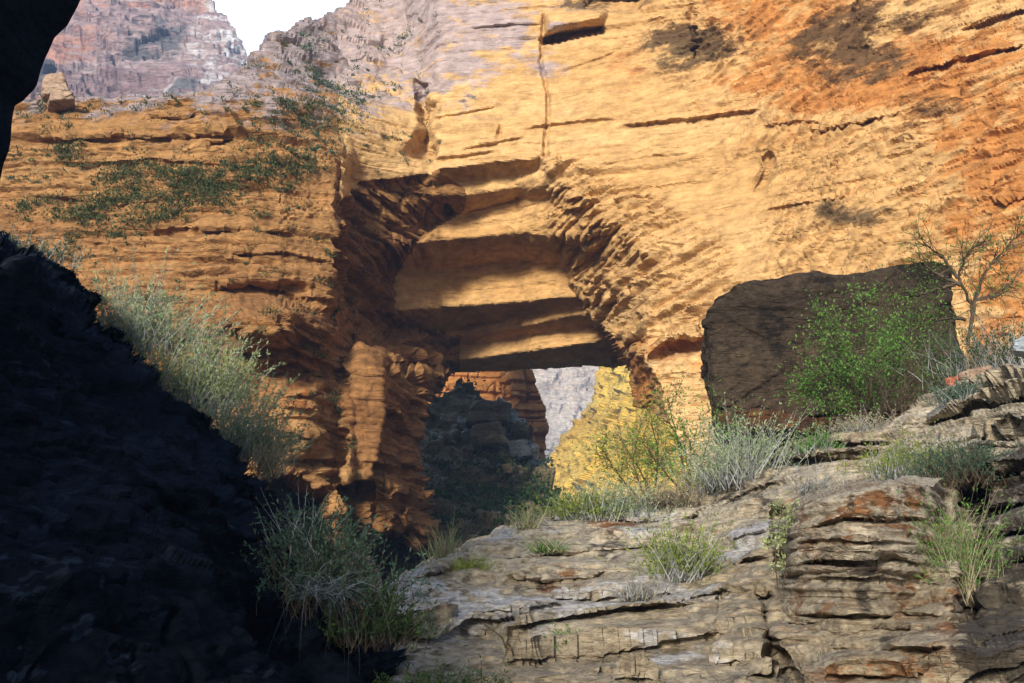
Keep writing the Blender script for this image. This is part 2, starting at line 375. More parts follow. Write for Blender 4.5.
TILT = 0.08     # the undersides of the slabs dip this much towards the back
def build_main():
    S = Sheet(-150, 1240, -60, 610, 1.25)
    U, V = S.U, S.V
    Yw = ip(U, [(-80, 47), (0, 45.5), (100, 44.5), (200, 43.5), (280, 43.5), (338, 45), (352, 49), (430, 50), (560, 49), (640, 47.5), (720, 45.5), (800, 43), (1024, 36), (1120, 33.5), (1260, 31)])
    Yu = ip(U, [(-80, 47), (0, 45.5), (100, 44.5), (200, 43.8), (280, 44.2), (338, 46.3), (430, 49.5), (560, 49), (640, 47.5), (720, 45.5), (800, 43), (1024, 36), (1120, 33.5), (1260, 31)])
    Yw = Yu + (Yw - Yu) * sstep(130, 205, V)
    Yw = Yw + np.clip(330 - V, 0, None) / 100 * ip(U, [(-80, 1.2), (300, 1.2), (600, 0.7), (1024, 1.0)])
    # the left buttress ends in a sloping shoulder, the wall behind it steps back
    top = ip(U, [(-80, 108), (20, 102), (160, 92), (250, 92), (330, 110), (400, 118), (430, 150)])
    leftw = 1 - sstep(380, 440, U)
    Yw += leftw * (np.clip(top - V, 0, 70) * 0.075 + np.clip(top - 60 - V, 0, 60) * 0.06)
    # crevice right of the shoulder
    S_jit = None
    P0 = unproj(U, V, Yw)
    j1 = fbm(P0, 2.0, 4, 101) * 4.0
    j2 = fbm(P0, 0.9, 3, 140) * 2.0
    # alcove with its corbelled ceiling
    Vj = V + j2 * 0.5
    T = slope(V)
    Yp = np.where(True, ip(U, [(0, 50), (1100, 50)]), 0) + np.clip(330 - V, 0, None) / 100 * 0.8
    Ycur = 50.6 + 0 * U
    prof = Yw.copy(); band = np.zeros(U.shape, int)
    for k in range(1, 7):
        l = ip(U, LIP[k]) + j2 * 0.35; b = np.maximum(ip(U, BOT[k]) + j2 * 0.35, l + 1)
        Tl, Tb = slope(l), slope(b)
        und = Ycur * (Tl + TILT) / (T + TILT)
        prof = np.where((V >= l) & (V < b), und, prof)
        band = np.where(V >= l, k, band)
        Ynew = Ycur * (Tl + TILT) / (Tb + TILT)
        prof = np.where(V >= b, Ynew, prof)
        Ycur = Ynew
    R = np.array(ROWS, float)
    oL, iL, iR, oR = [np.interp(V, R[:, 0], R[:, c]) for c in (1, 2, 3, 4)]
    oL = oL + j1; iL = iL + j1 * 0.8; iR = iR + j1 * 0.8; oR = oR + j1
    # depth at the inner borders, taken from the ceiling there
    def col_prof(ub):
        Yc = 50.6 + 0 * ub; r = None
        r = Yc.copy()
        for k in range(1, 7):
            l = ip(ub, LIP[k]); b = np.maximum(ip(ub, BOT[k]), l + 1)
            r = np.where((V >= l) & (V < b), Yc * (slope(l) + TILT) / (T + TILT), r)
            Yc2 = Yc * (slope(l) + TILT) / (slope(b) + TILT)
            r = np.where(V >= b, Yc2, r); Yc = Yc2
        return r
    pL, pR = col_prof(iL), col_prof(iR)
    pL = np.where(V > 371, np.interp(V, [371, 400, 480, 620], [57, 54, 52.2, 52.2]), pL)
    lip1 = ip(U, LIP[1]) + j2 * 0.7
    tL = np.clip((U - oL) / np.maximum(iL - oL, 1), 0, 1); tR = np.clip((oR - U) / np.maximum(oR - iR, 1), 0, 1)
    YL = Yw + (pL - Yw) * tL ** 1.15
    YR = Yw + (pR - Yw) * tR ** 1.25 * (1 - 0.65 * sstep(300, 345, V))
    Y = Yw.copy()
    act = V > lip1
    mL = act & (U > oL) & (U <= iL); mI = act & (U > iL) & (U < iR); mR = act & (U >= iR) & (U < oR)
    Y = np.where(mL, YL, Y); Y = np.where(mR, YR, Y); Y = np.where(mI, prof, Y)
    # buttress below the left shoulder: nose, recess and dark hollows
    Y -= 3.2 * blob(U, V, 262, 322, 48, 26, 2) * (U < 335)
    Y += 1.6 * blob(U, V, 285, 376, 46, 13, 2)
    Y += 1.2 * blob(U, V, 255, 290, 60, 9, 2)
    Y -= 1.5 * blob(U, V, 298, 418, 34, 34, 2)
    Y += 0.9 * blob(U, V, 334, 405, 12, 80, 2)
    Y -= 1.2 * sstep(-3, 5, pdist(U + j2, V + j2, [(348, 356), (362, 346), (383, 350), (386, 420), (374, 482), (340, 484), (348, 430)]))
    Y += 1.4 * blob(U, V, 345, 330, 12, 60, 2)
    # hollows under the buttress and the pillar
    h1 = pdist(U, V + j2, [(352, 600), (356, 548), (372, 533), (398, 532), (418, 545), (438, 548), (446, 560), (446, 620)])
    h2 = pdist(U, V + j2, [(262, 470), (285, 468), (312, 484), (330, 494), (334, 520), (318, 560), (262, 560)])
    Y += 14 * sstep(-1, 12, h1) + 11 * sstep(-1, 10, h2)
    # block steps on the pillar
    st = pdist(U, V, [(338, 600), (340, 482), (372, 480), (373, 505), (400, 500), (420, 488), (446, 505), (450, 600)])
    Y += 1.5 * sstep(-1, 4, st)
    Y -= 0.9 * sstep(-1, 4, pdist(U, V, [(352, 532), (355, 494), (370, 494), (370, 534)])) + 0.9 * sstep(-1, 4, pdist(U, V, [(374, 532), (376, 506), (392, 503), (394, 528)]))
    Y -= 1.3 * sstep(-2, 9, pdist(U, V, [(396, 522), (404, 500), (425, 495), (440, 515), (436, 540), (415, 540)]))
    Y -= 2.7 * sstep(338, 372, V) * sstep(336, 350, U) * (1 - 0.75 * sstep(385, 446, U)) * (1 - sstep(500, 560, V) * 0.3)
    # right foot of the arch
    Y += 0.8 * sstep(-1, 4, pdist(U, V, [(627, 366), (640, 364), (650, 372), (660, 392), (664, 430), (626, 430)]))
    Y -= 0.9 * sstep(-1, 8, pdist(U, V, [(645, 352), (706, 334), (712, 318), (660, 330)]))
    Y += 1.2 * sstep(-1, 6, pdist(U, V, [(650, 362), (702, 347), (708, 334), (650, 351)]))
    # top block beside the vertical joint, ragged rim above
    Y += 1.4 * sstep(-1, 3, pdist(U, V, [(543, 45), (604, 32), (604, 25), (575, 27), (543, 38)]))
    Y -= 1.0 * sstep(-1, 8, pdist(U, V, [(543, 38), (604, 25), (608, 8), (545, 12)]))
    Y += 2.2 * sstep(-4, 10, pdist(U, V, [(585, 10), (640, 14), (660, -20), (580, -20)]))
    cv = pdist(U + 2.2 * j1 + j2, V + 2 * j1, [(414, 78), (424, 84), (438, 112), (432, 160), (410, 158), (420, 120)])
    Y += 1.5 * sstep(-3, 10, cv)
    lines = [([(622, 126), (660, 122), (700, 119), (760, 109)], 4, 0.5, 1.0), ([(525, 129), (560, 124), (617, 118)], 3, 0.3, 0.7), ([(430, 119), (470, 112), (500, 106)], 3, 0.3, 0.6),
        ([(460, 150), (490, 144), (525, 137)], 3, 0.4, 0.6), ([(430, 160), (470, 155), (500, 150)], 3, 0.4, 0.6), ([(810, 131), (860, 122), (900, 113)], 4, 0.6, 1.0), ([(760, 126), (800, 122), (830, 122)], 3, 0.4, 0.7),
        ([(940, 196), (970, 190), (1000, 182)], 4, 0.5, 0.9), ([(995, 204), (1050, 190)], 5, 0.6, 1.2), ([(760, 212), (800, 204), (850, 196)], 3, 0.3, 0.6), ([(905, 75), (950, 62), (1024, 45)], 5, 0.6, 1.0),
        ([(960, 30), (1050, 2)], 5, 0.6, 1.0), ([(560, 72), (590, 62), (620, 50)], 2.5, 0.2, 0.5), ([(600, 165), (640, 158), (690, 152)], 2.5, 0.2, 0.4), ([(640, 190), (700, 180)], 2.5, 0.2, 0.4),
        ([(470, 28), (520, 24), (545, 24)], 3, 0.4, 0.7), ([(330, 60), (380, 52), (420, 50)], 3, 0.5, 0.6),
        ([(60, 118), (130, 122), (200, 116)], 3, 0.5, 0.8), ([(40, 140), (110, 133), (180, 140), (230, 132)], 3, 0.5, 0.8), ([(90, 165), (150, 160), (260, 168)], 3, 0.4, 0.7), ([(205, 150), (215, 142), (238, 140)], 5, 0.3, 1.3),
        ([(30, 195), (120, 205), (200, 196)], 3, 0.4, 0.7), ([(150, 232), (220, 226), (300, 236)], 3, 0.5, 0.8), ([(40, 238), (100, 243), (160, 240)], 4, 0.5, 0.8), ([(220, 258), (280, 252), (332, 262)], 3, 0.5, 0.9),
        ([(200, 288), (250, 283), (330, 302)], 6, 0.8, 1.3), ([(240, 352), (290, 352), (330, 368)], 7, 0.8, 1.5), ([(285, 335), (330, 348)], 4, 0.6, 1.0), ([(240, 382), (290, 398), (325, 392)], 5, 0.6, 1.1), ([(265, 432), (330, 438)], 3, 0.4, 0.7),
        ([(262, 405), (326, 412)], 3, 0.4, 0.6), ([(345, 372), (382, 378)], 2.5, 0.2, 0.5), ([(395, 400), (430, 394)], 3, 0.4, 0.6), ([(392, 430), (424, 440)], 3, 0.4, 0.6), ([(390, 460), (426, 470)], 3, 0.5, 0.7)]
    Y += 0.4 * bedding(U, V, lines, j2 * 0.6)
    Y += cracks(U, V, [([(543, 12), (541, 60), (548, 100), (546, 160)], 1.6, 0.6), ([(690, 5), (697, 60)], 4, 0.8), ([(757, 190), (770, 165), (765, 150)], 3, 0.7), ([(500, 125), (497, 140)], 2, 0.5), ([(338, 160), (335, 330)], 3, 1.0)], j2)
    S.base(Y)
    P = S.P
    # relief
    wl = 1 - sstep(325, 350, U)                                  # left buttress
    wr = sstep(560, 700, U)                                      # right wall
    pilw = sstep(330, 345, U) * sstep(335, 360, V) * (1 - sstep(446, 452, U)); flankL = mL.astype(float) * (1 - pilw) * (1 - 0.9 * blob(U, V, 448, 188, 26, 22, 2)); flankR = sstep(-10, 10, pdist(U + j1 * 3, V, [(545, 150), (640, 185), (720, 235), (745, 320), (715, 350), (640, 420), (600, 330), (545, 250)]))
    smooth = sstep(-30, 40, pdist(U + 8 * j1, V + 3 * j1, [(440, 60), (560, 40), (720, 60), (790, 200), (780, 320), (700, 300), (600, 150), (440, 130)]))
    inn = mI.astype(float)
    big = fbm(P, 9.0, 4, 5)
    D = 0.45 * big * (1 - inn) + 0.16 * fbm(P, 2.2, 4, 15) * (1 - 0.5 * inn)
    st1 = strata(P, 1.9, 6.5, 21, (0.03, 0.0)); st2 = strata(P, 0.75, 3.0, 22, (0.03, 0)); st3 = strata(P, 0.3, 1.3, 23, (0.03, 0))
    roughL = wl * 1.0 + flankL * 1.0
    sh = leftw * sstep(0, 35, top - V)
    face = sstep(-3, 4, pdist(U + j2, V, [(346, 350), (384, 346), (386, 420), (374, 482), (342, 484), (350, 420)]))
    q = (1 - 0.85 * face) * (1 - 0.75 * sh)
    D += st1 * (0.12 + 0.26 * wl + 0.3 * flankL + 0.12 * (1 - smooth)) * (1 - 0.8 * inn) * q
    lm = 0.35 + 1.1 * sstep(-0.2, 0.35, fbm(P, 4, 3, 78, sz=1.5))
    D += wl * (0.5 * fbm(P, 3.0, 5, 19, sz=1.2) + 0.25 * flakes(P, 0.7, 0.08, 49) + 0.16 * flakes(P, 0.33, 0.06, 50))
    D += st2 * (0.09 + 0.34 * wl * lm + 0.32 * flankL + 0.10 * (1 - smooth)) * (1 - 0.6 * inn) * q
    D += st3 * (0.07 + 0.22 * wl * lm + 0.16 * flankL + 0.06 * (1 - smooth)) * (1 - 0.9 * sh)
    D += sh * (0.7 * fbm(P, 4, 4, 17, sz=2) + 0.5 * craggy(P, 2.2, 18) + 0.3 * st2)
    D += pilw * (1.0 * craggy(P, 2.6, 72) + 0.7 * strata(P, 1.6, 1.3, 85, (0.15, 0), 0.15, 0.08, 0.5) + 0.4 * strata(P, 0.5, 0.9, 86, (0.15, 0), 0.2) + 0.12 * st3) * (0.15 + 0.85 * (1 - face))
    flankL = flankL * q
    fm = sstep(-0.15, 0.35, fbm(P, 7.0, 3, 77)) 
    tl = 0.06 + 0.24 * sstep(680, 900, U); fl = flakes(P, 1.1, tl, 41, 1.1); fl2 = flakes(P, 0.5, tl + 0.05, 43, 1.1) ; fl3 = flakes(P, 2.3, 0.3, 45, 0.7); fl4 = flakes(P, 0.27, tl, 47, 1.1)
    D += (0.6 * (1 - 0.45 * sstep(780, 880, U)) * fl * fm + 0.5 * (1 - 0.35 * sstep(780, 880, U)) * fl2 * (0.25 + fm) + 0.28 * fl4 + 0.16 * craggy(P, 1.1, 48) + 0.07 * craggy(P, 0.4, 49)) * np.maximum(wr, flankR) * (1 - 0.7 * smooth)
    flankR = flankR * (1 - 0.8 * sstep(335, 352, V))
    D += flankR * (0.5 * fl3 + 0.3 * fl2 + 0.7 * strata(P, 0.85, 2.4, 81, (-0.5, 0), 0.2) + 0.4 * strata(P, 0.36, 1.3, 82, (-0.45, 0), 0.2))
    # left flank of the alcove: slanting slabs
    fll = flakes(P, 1.3, -0.45, 61, 0.6); fll2 = flakes(P, 0.55, -0.5, 62, 0.8)
    D += flankL * (1.1 * strata(P, 1.0, 3.2, 83, (0.5, 0), 0.15) + 0.55 * strata(P, 0.42, 1.8, 84, (0.5, 0), 0.15) + 0.3 * fll)
    D += 0.5 * craggy(P, 1.6, 71) * np.clip(1.4 * sstep(-14, 4, cv) + 0.7 * sstep(20, -40, V) * (1 - smooth) * (U > 560), 0, 1)
    D += inn * (0.16 * craggy(P, 3.0, 74) + 0.10 * strata(P, 0.4, 5, 75, (0.02, 0)) + 0.05 * craggy(P, 0.8, 76)) + 0.06 * fbm(P, 0.35, 3, 90)
    edge = np.clip(np.minimum(np.abs(U - iL), 1e9) / 5, 0, 1)
    S.push(D, 3)
    # stained and iron-red zones; grey paints haze and glare onto the upper wall
    Z = np.zeros(U.shape + (4,)); Z[..., 3] = 1
    for u, v, ru, rv, a in [(850, 45, 55, 38, 1.0), (700, 45, 52, 26, 1.0), (880, 20, 80, 20, 0.7), (600, 2, 50, 10, 0.7), (850, 210, 50, 12, 0.6), (940, 110, 60, 14, 0.45), (905, 122, 45, 10, 0.4), (140, 40, 0.1, 0.1, 0),
                            (470, 95, 45, 14, 0.35)]:
        Z[..., 0] = np.maximum(Z[..., 0], a * blob(U + 3 * j1, V + 2 * j1, u, v, ru, rv))
    for u, v, ru, rv, a in [(880, 70, 150, 60, 1.0), (1010, 150, 90, 140, 0.95), (780, 20, 110, 40, 0.9), (660, 350, 60, 20, 0.5), (640, 395, 20, 40, 0.9), (1000, 300, 70, 80, 0.7), (290, 395, 50, 40, 0.5), (630, 60, 30, 30, 0.3)]:
        Z[..., 1] = np.maximum(Z[..., 1], a * blob(U + 4 * j1, V + 3 * j1, u, v, ru, rv))
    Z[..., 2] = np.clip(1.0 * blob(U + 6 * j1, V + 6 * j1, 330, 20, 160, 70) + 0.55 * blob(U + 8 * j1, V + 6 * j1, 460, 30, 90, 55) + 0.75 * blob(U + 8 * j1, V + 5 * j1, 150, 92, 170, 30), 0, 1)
    # region split
    sky = V > ip(U, [(-80, 104), (20, 100), (45, 97), (100, 92), (160, 88), (225, 80), (240, 68), (252, 54), (268, 44), (290, 27), (310, 16), (345, 3), (362, -8), (400, -95)]) + 1.6 * j2
    hole = inside(U, V, [(455, 372), (441, 385), (425, 410), (421, 440), (425, 480), (437, 520), (443, 556), (443, 640), (720, 640), (712, 520), (694, 470), (672, 428), (648, 409), (630, 405), (626, 376), (624, 366)]) & (mI | (V > 371))
    hole = hole | (mI & (V > 373))
    ok = sky & ~hole
    pil = ok & (U > 338 + 0.12 * (V - 335)) & (V > 335 + 2 * j2) & (U < 460)
    slabs = [ok & mI & (band == k) & ~pil for k in range(1, 7)]
    fL = ok & mL & ~pil
    fR = ok & mR & (V < 372)
    foot = ok & (U > 600) & (U < 668) & (V >= 372)
    anyb = pil | fL | fR | foot
    for s_ in slabs: anyb = anyb | s_
    isl = (U <= 338) | ((V > 300) & (U < 420)); wallL = ok & ~anyb & isl; wallR = ok & ~anyb & ~isl
    root = empty('natural_bridge', P1(500, 560, 52), 'golden natural rock bridge of stacked slabs over a square opening, on a jagged brown pillar', 'natural bridge')
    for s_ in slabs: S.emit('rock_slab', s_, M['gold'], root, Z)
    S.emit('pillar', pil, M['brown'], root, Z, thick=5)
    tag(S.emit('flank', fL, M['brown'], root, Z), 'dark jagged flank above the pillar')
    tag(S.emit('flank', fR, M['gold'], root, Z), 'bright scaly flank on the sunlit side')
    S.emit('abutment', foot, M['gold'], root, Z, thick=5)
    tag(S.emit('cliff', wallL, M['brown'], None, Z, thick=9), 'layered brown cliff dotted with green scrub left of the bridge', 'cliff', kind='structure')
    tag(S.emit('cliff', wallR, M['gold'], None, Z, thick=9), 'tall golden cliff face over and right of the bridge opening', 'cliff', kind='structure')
    return S, wallL
MAIN, MAIN_LEFT = build_main()

# ------------------------------------------------------------------ far canyon
def simple_sheet(name, rect, step, Y, poly, mat, relief, label, zones=None, thick=10, jig=2.5, cat='cliff'):
    S = Sheet(*rect, step)
    Yv = Y(S.U, S.V)
    S.base(Yv)
    sc = float(np.median(Yv)) / 1100
    j = fbm(S.P, 12 * sc, 4, 7) * jig + fbm(S.P, 40 * sc, 3, 8) * jig
    Dm = relief(S.P, S.U, S.V)
    keep = inside(S.U + j, S.V + j * 0.8, poly)
    S.push(Dm, 2)
    Z = np.zeros(S.U.shape + (4,)); Z[..., 3] = 1
    if zones: zones(Z, S.U, S.V, S.P)
    o = S.emit(name, keep, mat, None, Z, thick)
    tag(o, label, cat, kind='structure')
    return S, keep

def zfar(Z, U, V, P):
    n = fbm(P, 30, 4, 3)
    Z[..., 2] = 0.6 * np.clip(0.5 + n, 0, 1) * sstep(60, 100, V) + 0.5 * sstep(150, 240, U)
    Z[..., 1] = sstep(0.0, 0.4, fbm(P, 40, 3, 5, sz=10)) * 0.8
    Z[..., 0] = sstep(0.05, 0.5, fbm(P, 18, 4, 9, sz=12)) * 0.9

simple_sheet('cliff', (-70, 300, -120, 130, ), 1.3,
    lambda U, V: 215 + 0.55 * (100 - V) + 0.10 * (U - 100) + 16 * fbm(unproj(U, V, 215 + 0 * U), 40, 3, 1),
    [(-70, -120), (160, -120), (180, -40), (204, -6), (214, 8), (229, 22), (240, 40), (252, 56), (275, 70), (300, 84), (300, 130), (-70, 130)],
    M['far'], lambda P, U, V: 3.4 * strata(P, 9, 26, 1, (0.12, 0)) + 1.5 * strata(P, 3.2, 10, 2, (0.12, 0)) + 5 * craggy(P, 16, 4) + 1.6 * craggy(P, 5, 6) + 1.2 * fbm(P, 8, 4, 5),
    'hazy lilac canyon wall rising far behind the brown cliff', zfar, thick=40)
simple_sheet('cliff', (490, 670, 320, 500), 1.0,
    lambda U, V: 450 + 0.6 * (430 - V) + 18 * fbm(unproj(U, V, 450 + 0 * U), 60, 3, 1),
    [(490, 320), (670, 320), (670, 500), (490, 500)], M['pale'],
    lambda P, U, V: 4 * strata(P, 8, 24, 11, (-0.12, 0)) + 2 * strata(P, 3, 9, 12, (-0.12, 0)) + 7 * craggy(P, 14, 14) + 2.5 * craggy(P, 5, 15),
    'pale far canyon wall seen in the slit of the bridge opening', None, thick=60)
simple_sheet('cliff', (395, 560, 330, 485), 0.8,
    lambda U, V: 92 + 0.02 * (U - 480) + 4.0 * sstep(500, 497, U) + 1.5 * sstep(510, 507, U),
    [(395, 330), (533, 330), (534, 370), (538, 385), (545, 400), (548, 425), (546, 485), (395, 485)], M['gold'],
    lambda P, U, V: 1.6 * strata(P, 2.6, 5, 31) + 0.9 * strata(P, 0.9, 2.5, 32) + 0.5 * fbm(P, 1.5, 4, 33),
    'orange brown rock tower inside the bridge opening', lambda Z, U, V, P: Z.__setitem__((Ellipsis, 1), 0.9), thick=12, jig=1.2)
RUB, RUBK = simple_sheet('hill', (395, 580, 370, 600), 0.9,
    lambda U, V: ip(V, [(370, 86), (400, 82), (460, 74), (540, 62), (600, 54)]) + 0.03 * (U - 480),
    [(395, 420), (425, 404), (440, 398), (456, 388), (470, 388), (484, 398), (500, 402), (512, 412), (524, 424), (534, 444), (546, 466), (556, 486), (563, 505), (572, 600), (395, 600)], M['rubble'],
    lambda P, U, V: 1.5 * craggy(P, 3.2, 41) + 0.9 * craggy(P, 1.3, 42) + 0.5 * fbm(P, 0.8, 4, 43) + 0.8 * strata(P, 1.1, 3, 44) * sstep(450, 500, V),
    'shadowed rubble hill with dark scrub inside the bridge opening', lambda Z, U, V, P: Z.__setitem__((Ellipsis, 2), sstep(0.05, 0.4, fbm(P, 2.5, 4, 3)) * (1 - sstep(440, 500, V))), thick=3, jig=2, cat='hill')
YEL, YELK = simple_sheet('hill', (535, 760, 330, 560), 1.0,
    lambda U, V: ip(U, [(540, 280), (600, 225), (640, 190), (700, 150), (760, 125)]) + np.clip(480 - V, -60, 200) * 0.22,
    [(546, 560), (544, 500), (546, 466), (552, 448), (568, 428), (580, 412), (590, 396), (596, 372), (600, 330), (760, 330), (760, 560)], M['yellow'],
    lambda P, U, V: 2.6 * craggy(P, 9, 51) + 1.5 * craggy(P, 3.5, 52) + 0.9 * fbm(P, 3.5, 4, 53),
    'sunlit yellow scree slope on the far side of the bridge opening', lambda Z, U, V, P: Z.__setitem__((Ellipsis, 0), 0.6 * sstep(0.1, 0.5, fbm(P, 6, 5, 3))), thick=12, jig=2, cat='hill')

# ------------------------------------------------------------------ limestone bench, right foreground
CREST = [(370, 640), (388, 600), (400, 578), (440, 560), (470, 544), (520, 524), (560, 516), (620, 503), (690, 494), (725, 482), (760, 458), (800, 440), (840, 432), (880, 424), (905, 402), (950, 382), (1000, 366), (1024, 360), (1110, 335), (1300, 300)]
def build_bench():
    S = Sheet(372, 1290, 300, 760, 1.2)
    U, V = S.U, S.V
    cr = ip(U, CREST)
    Yc = ip(U, [(370, 12), (400, 14), (470, 17.5), (560, 19.5), (700, 20), (790, 19), (850, 18.5), (920, 17.5), (1024, 15), (1110, 13.5), (1300, 12)])
    Yb = ip(U, [(370, 8.2), (450, 8.0), (560, 7.4), (700, 7.2), (790, 7.6), (1024, 6.4), (1110, 6.2), (1300, 6)])
    s = np.clip((V - cr) / (720 - cr), -0.3, 1.1)
    P0 = unproj(U, V, Yc + (Yb - Yc) * np.clip(s, 0, None) ** 0.75)
    def stair(s, n, seed, tread, sc):
        q = s * n + 0.55 * fbm(P0, sc, 4, seed, sz=sc * 0.5) + 0.10 * (U - 560) / 100 * 0.4
        k = np.floor(q); f = q - k
        return (k + sstep(0, tread, f)) / n
    s2 = np.clip(0.2 * s + 0.45 * stair(s, 9, 240, 0.16, 4.0) + 0.35 * stair(s, 26, 250, 0.2, 2.0), -0.3, 1.1)
    Y = Yc + (Yb - Yc) * np.clip(s2, 0, None) ** 0.75 + np.where(s < 0, -s * 12, 0)
    j = fbm(P0, 0.6, 4, 201) * 3.0
    # bluff
    bl = pdist(U + 1.5 * j, V + j, [(770, 760), (772, 600), (788, 575), (780, 545), (786, 512), (805, 492), (850, 480), (900, 472), (946, 474), (962, 520), (958, 600), (950, 640), (930, 660), (928, 760)])
    Ybl = 9.6 - 0.3 * blob(U, V, 860, 600, 70, 80) + 0.0009 * (U - 865) ** 2 * 0.25 + 0.004 * np.clip(560 - V, 0, 100)
    w = sstep(-2, 13, bl)
    Y = Y + (np.minimum(Y, Ybl) - Y) * w
    # notch right of the bluff and the low dark ledge in the corner
    Y += 1.8 * sstep(-2, 12, pdist(U + j, V, [(958, 480), (985, 470), (992, 640), (950, 640)])) * 0.8
    Y += 1.0 * sstep(960, 1000, U) * sstep(430, 520, V)
    Y = np.where(pdist(U, V + j, [(918, 760), (926, 668), (970, 650), (1110, 618), (1300, 600), (1300, 760)]) > 0, np.minimum(Y, 7.4 - 0.003 * (V - 650)), Y)
    lines = [([(486, 543), (506, 533), (553, 523), (612, 518), (665, 523)], 5, 0.25, 0.35), ([(450, 563), (519, 560), (566, 554), (659, 546)], 4, 0.2, 0.25), ([(403, 580), (446, 570), (480, 566)], 4, 0.15, 0.25),
        ([(503, 578), (539, 580), (592, 580), (606, 575)], 4, 0.12, 0.22), ([(540, 590), (592, 597), (629, 595), (680, 590)], 5, 0.18, 0.3), ([(396, 613), (463, 609), (519, 606), (566, 601)], 4, 0.15, 0.22), ([(462, 617), (500, 617), (538, 609)], 5, 0.15, 0.4),
        ([(388, 627), (463, 622), (526, 618), (592, 611), (700, 604)], 5, 0.22, 0.28), ([(506, 653), (553, 646), (612, 643), (665, 637), (720, 633)], 4, 0.15, 0.22), ([(620, 664), (665, 672), (720, 668)], 4, 0.15, 0.25),
        ([(640, 655), (700, 650), (760, 655)], 3, 0.1, 0.15), ([(624, 609), (663, 603), (722, 591), (758, 588)], 5, 0.2, 0.3), ([(715, 630), (766, 625)], 5, 0.2, 0.35), ([(733, 639), (769, 634)], 4, 0.15, 0.3), ([(750, 665), (795, 668)], 5, 0.2, 0.35),
        ([(796, 502), (843, 490), (890, 477), (946, 475)], 3, 0.06, 0.12), ([(796, 533), (843, 519), (897, 521), (935, 514)], 4, 0.12, 0.25), ([(790, 543), (850, 540), (935, 543)], 3, 0.1, 0.2), ([(795, 552), (860, 549), (925, 554)], 3, 0.08, 0.18),
        ([(786, 564), (843, 559), (900, 558), (930, 564)], 6, 0.16, 0.45), ([(800, 581), (870, 578), (940, 584)], 3, 0.06, 0.14), ([(784, 614), (827, 618), (874, 615), (950, 615)], 4, 0.12, 0.24), ([(800, 634), (870, 630), (948, 630)], 3, 0.06, 0.14), ([(790, 657), (843, 650), (950, 645)], 4, 0.12, 0.22),
        ([(823, 673), (897, 669), (940, 664)], 4, 0.14, 0.3), ([(780, 628), (815, 624)], 5, 0.2, 0.4),
        ([(950, 612), (1060, 580)], 8, 0.3, 0.7), ([(925, 662), (1060, 628)], 5, 0.15, 0.3), ([(965, 515), (1060, 497)], 7, 0.3, 0.6), ([(970, 571), (1060, 552)], 7, 0.3, 0.6), ([(985, 470), (1060, 455)], 8, 0.3, 0.7), ([(930, 680), (1060, 655)], 4, 0.1, 0.2), ([(985, 540), (1060, 525)], 5, 0.2, 0.4),
        ([(760, 470), (800, 460), (890, 455)], 4, 0.3, 0.5), ([(780, 450), (830, 443), (890, 441)], 4, 0.3, 0.5), ([(790, 462), (840, 452), (885, 449)], 3, 0.25, 0.4), ([(930, 420), (980, 400), (1050, 385)], 6, 0.4, 0.8), ([(950, 395), (1000, 380), (1050, 372)], 4, 0.3, 0.5), ([(985, 432), (1050, 425)], 8, 0.4, 0.8),
        ([(730, 500), (770, 483), (800, 478)], 3, 0.25, 0.4), ([(700, 548), (740, 535), (770, 530)], 3, 0.2, 0.3), ([(690, 570), (740, 560), (775, 556)], 3, 0.2, 0.3), ([(665, 525), (700, 515), (740, 500)], 4, 0.25, 0.4)]
    Y += 0.85 * bedding(U, V, lines, j)
    Y += cracks(U, V, [([(768, 590), (764, 620), (775, 650), (800, 690), (812, 745)], 8, 0.9), ([(778, 505), (774, 535), (782, 568)], 6, 0.7), ([(722, 590), (716, 628)], 3, 0.3), ([(757, 588), (766, 625)], 3, 0.3), ([(850, 492), (849, 516)], 2.5, 0.2), ([(700, 500), (690, 545)], 3, 0.3), ([(540, 575), (545, 598)], 3, 0.2), ([(575, 577), (578, 595)], 3, 0.2), ([(612, 643), (602, 665)], 3, 0.2), ([(428, 570), (430, 600)], 2.5, 0.2)], j)
    S.base(Y)
    P = S.P
    wb = sstep(-10, 10, bl)
    D = 0.12 * fbm(P, 2.4, 3, 215) + 0.03 * fbm(P, 0.5, 4, 216)
    up = sstep(540, 480, V) * (1 - wb)
    D += strata(P, 0.42, 3.2, 221, (0.08, 0.02), 0.16, 0.12, 0.12) * (0.20 + 0.12 * up) * (1 - 0.6 * wb) + strata(P, 0.14, 1.8, 222, (0.06, 0.02), 0.16, 0.14, 0.1) * (0.09 + 0.05 * up) + strata(P, 0.055, 1.1, 223, (0.05, 0), 0.16, 0.16, 0.08) * (0.032 + 0.012 * wb)
    D += 0.07 * craggy(P, 0.5, 230) * up + 0.02 * fbm(P, 0.1, 3, 231)
    S.push(D, 3)
    Z = np.zeros(U.shape + (4,)); Z[..., 3] = 1
    for u, v, ru, rv, a in [(870, 520, 100, 60, 0.42), (930, 620, 50, 90, 0.42), (810, 620, 40, 60, 0.3), (560, 585, 30, 14, 0.5), (700, 545, 40, 30, 0.3), (620, 530, 40, 10, 0.7), (880, 665, 80, 12, 0.6), (850, 440, 80, 20, 0.3)]:
        Z[..., 1] = np.maximum(Z[..., 1], a * blob(U + 4 * j, V + 2 * j, u, v, ru, rv))
    Z[..., 0] = np.clip(1.0 * sstep(945, 985, U + 3 * j) * sstep(420, 480, V) + 0.5 * sstep(0.2, 0.6, fbm(P, 0.7, 4, 77)), 0, 0.85)  # shade of the right corner painted dark, plus scattered varnish
    Z[..., 2] = 0.8 * sstep(0.0, 0.5, fbm(P, 1.6, 4, 79, sz=0.5)) * (1 - wb) * (U < 800)
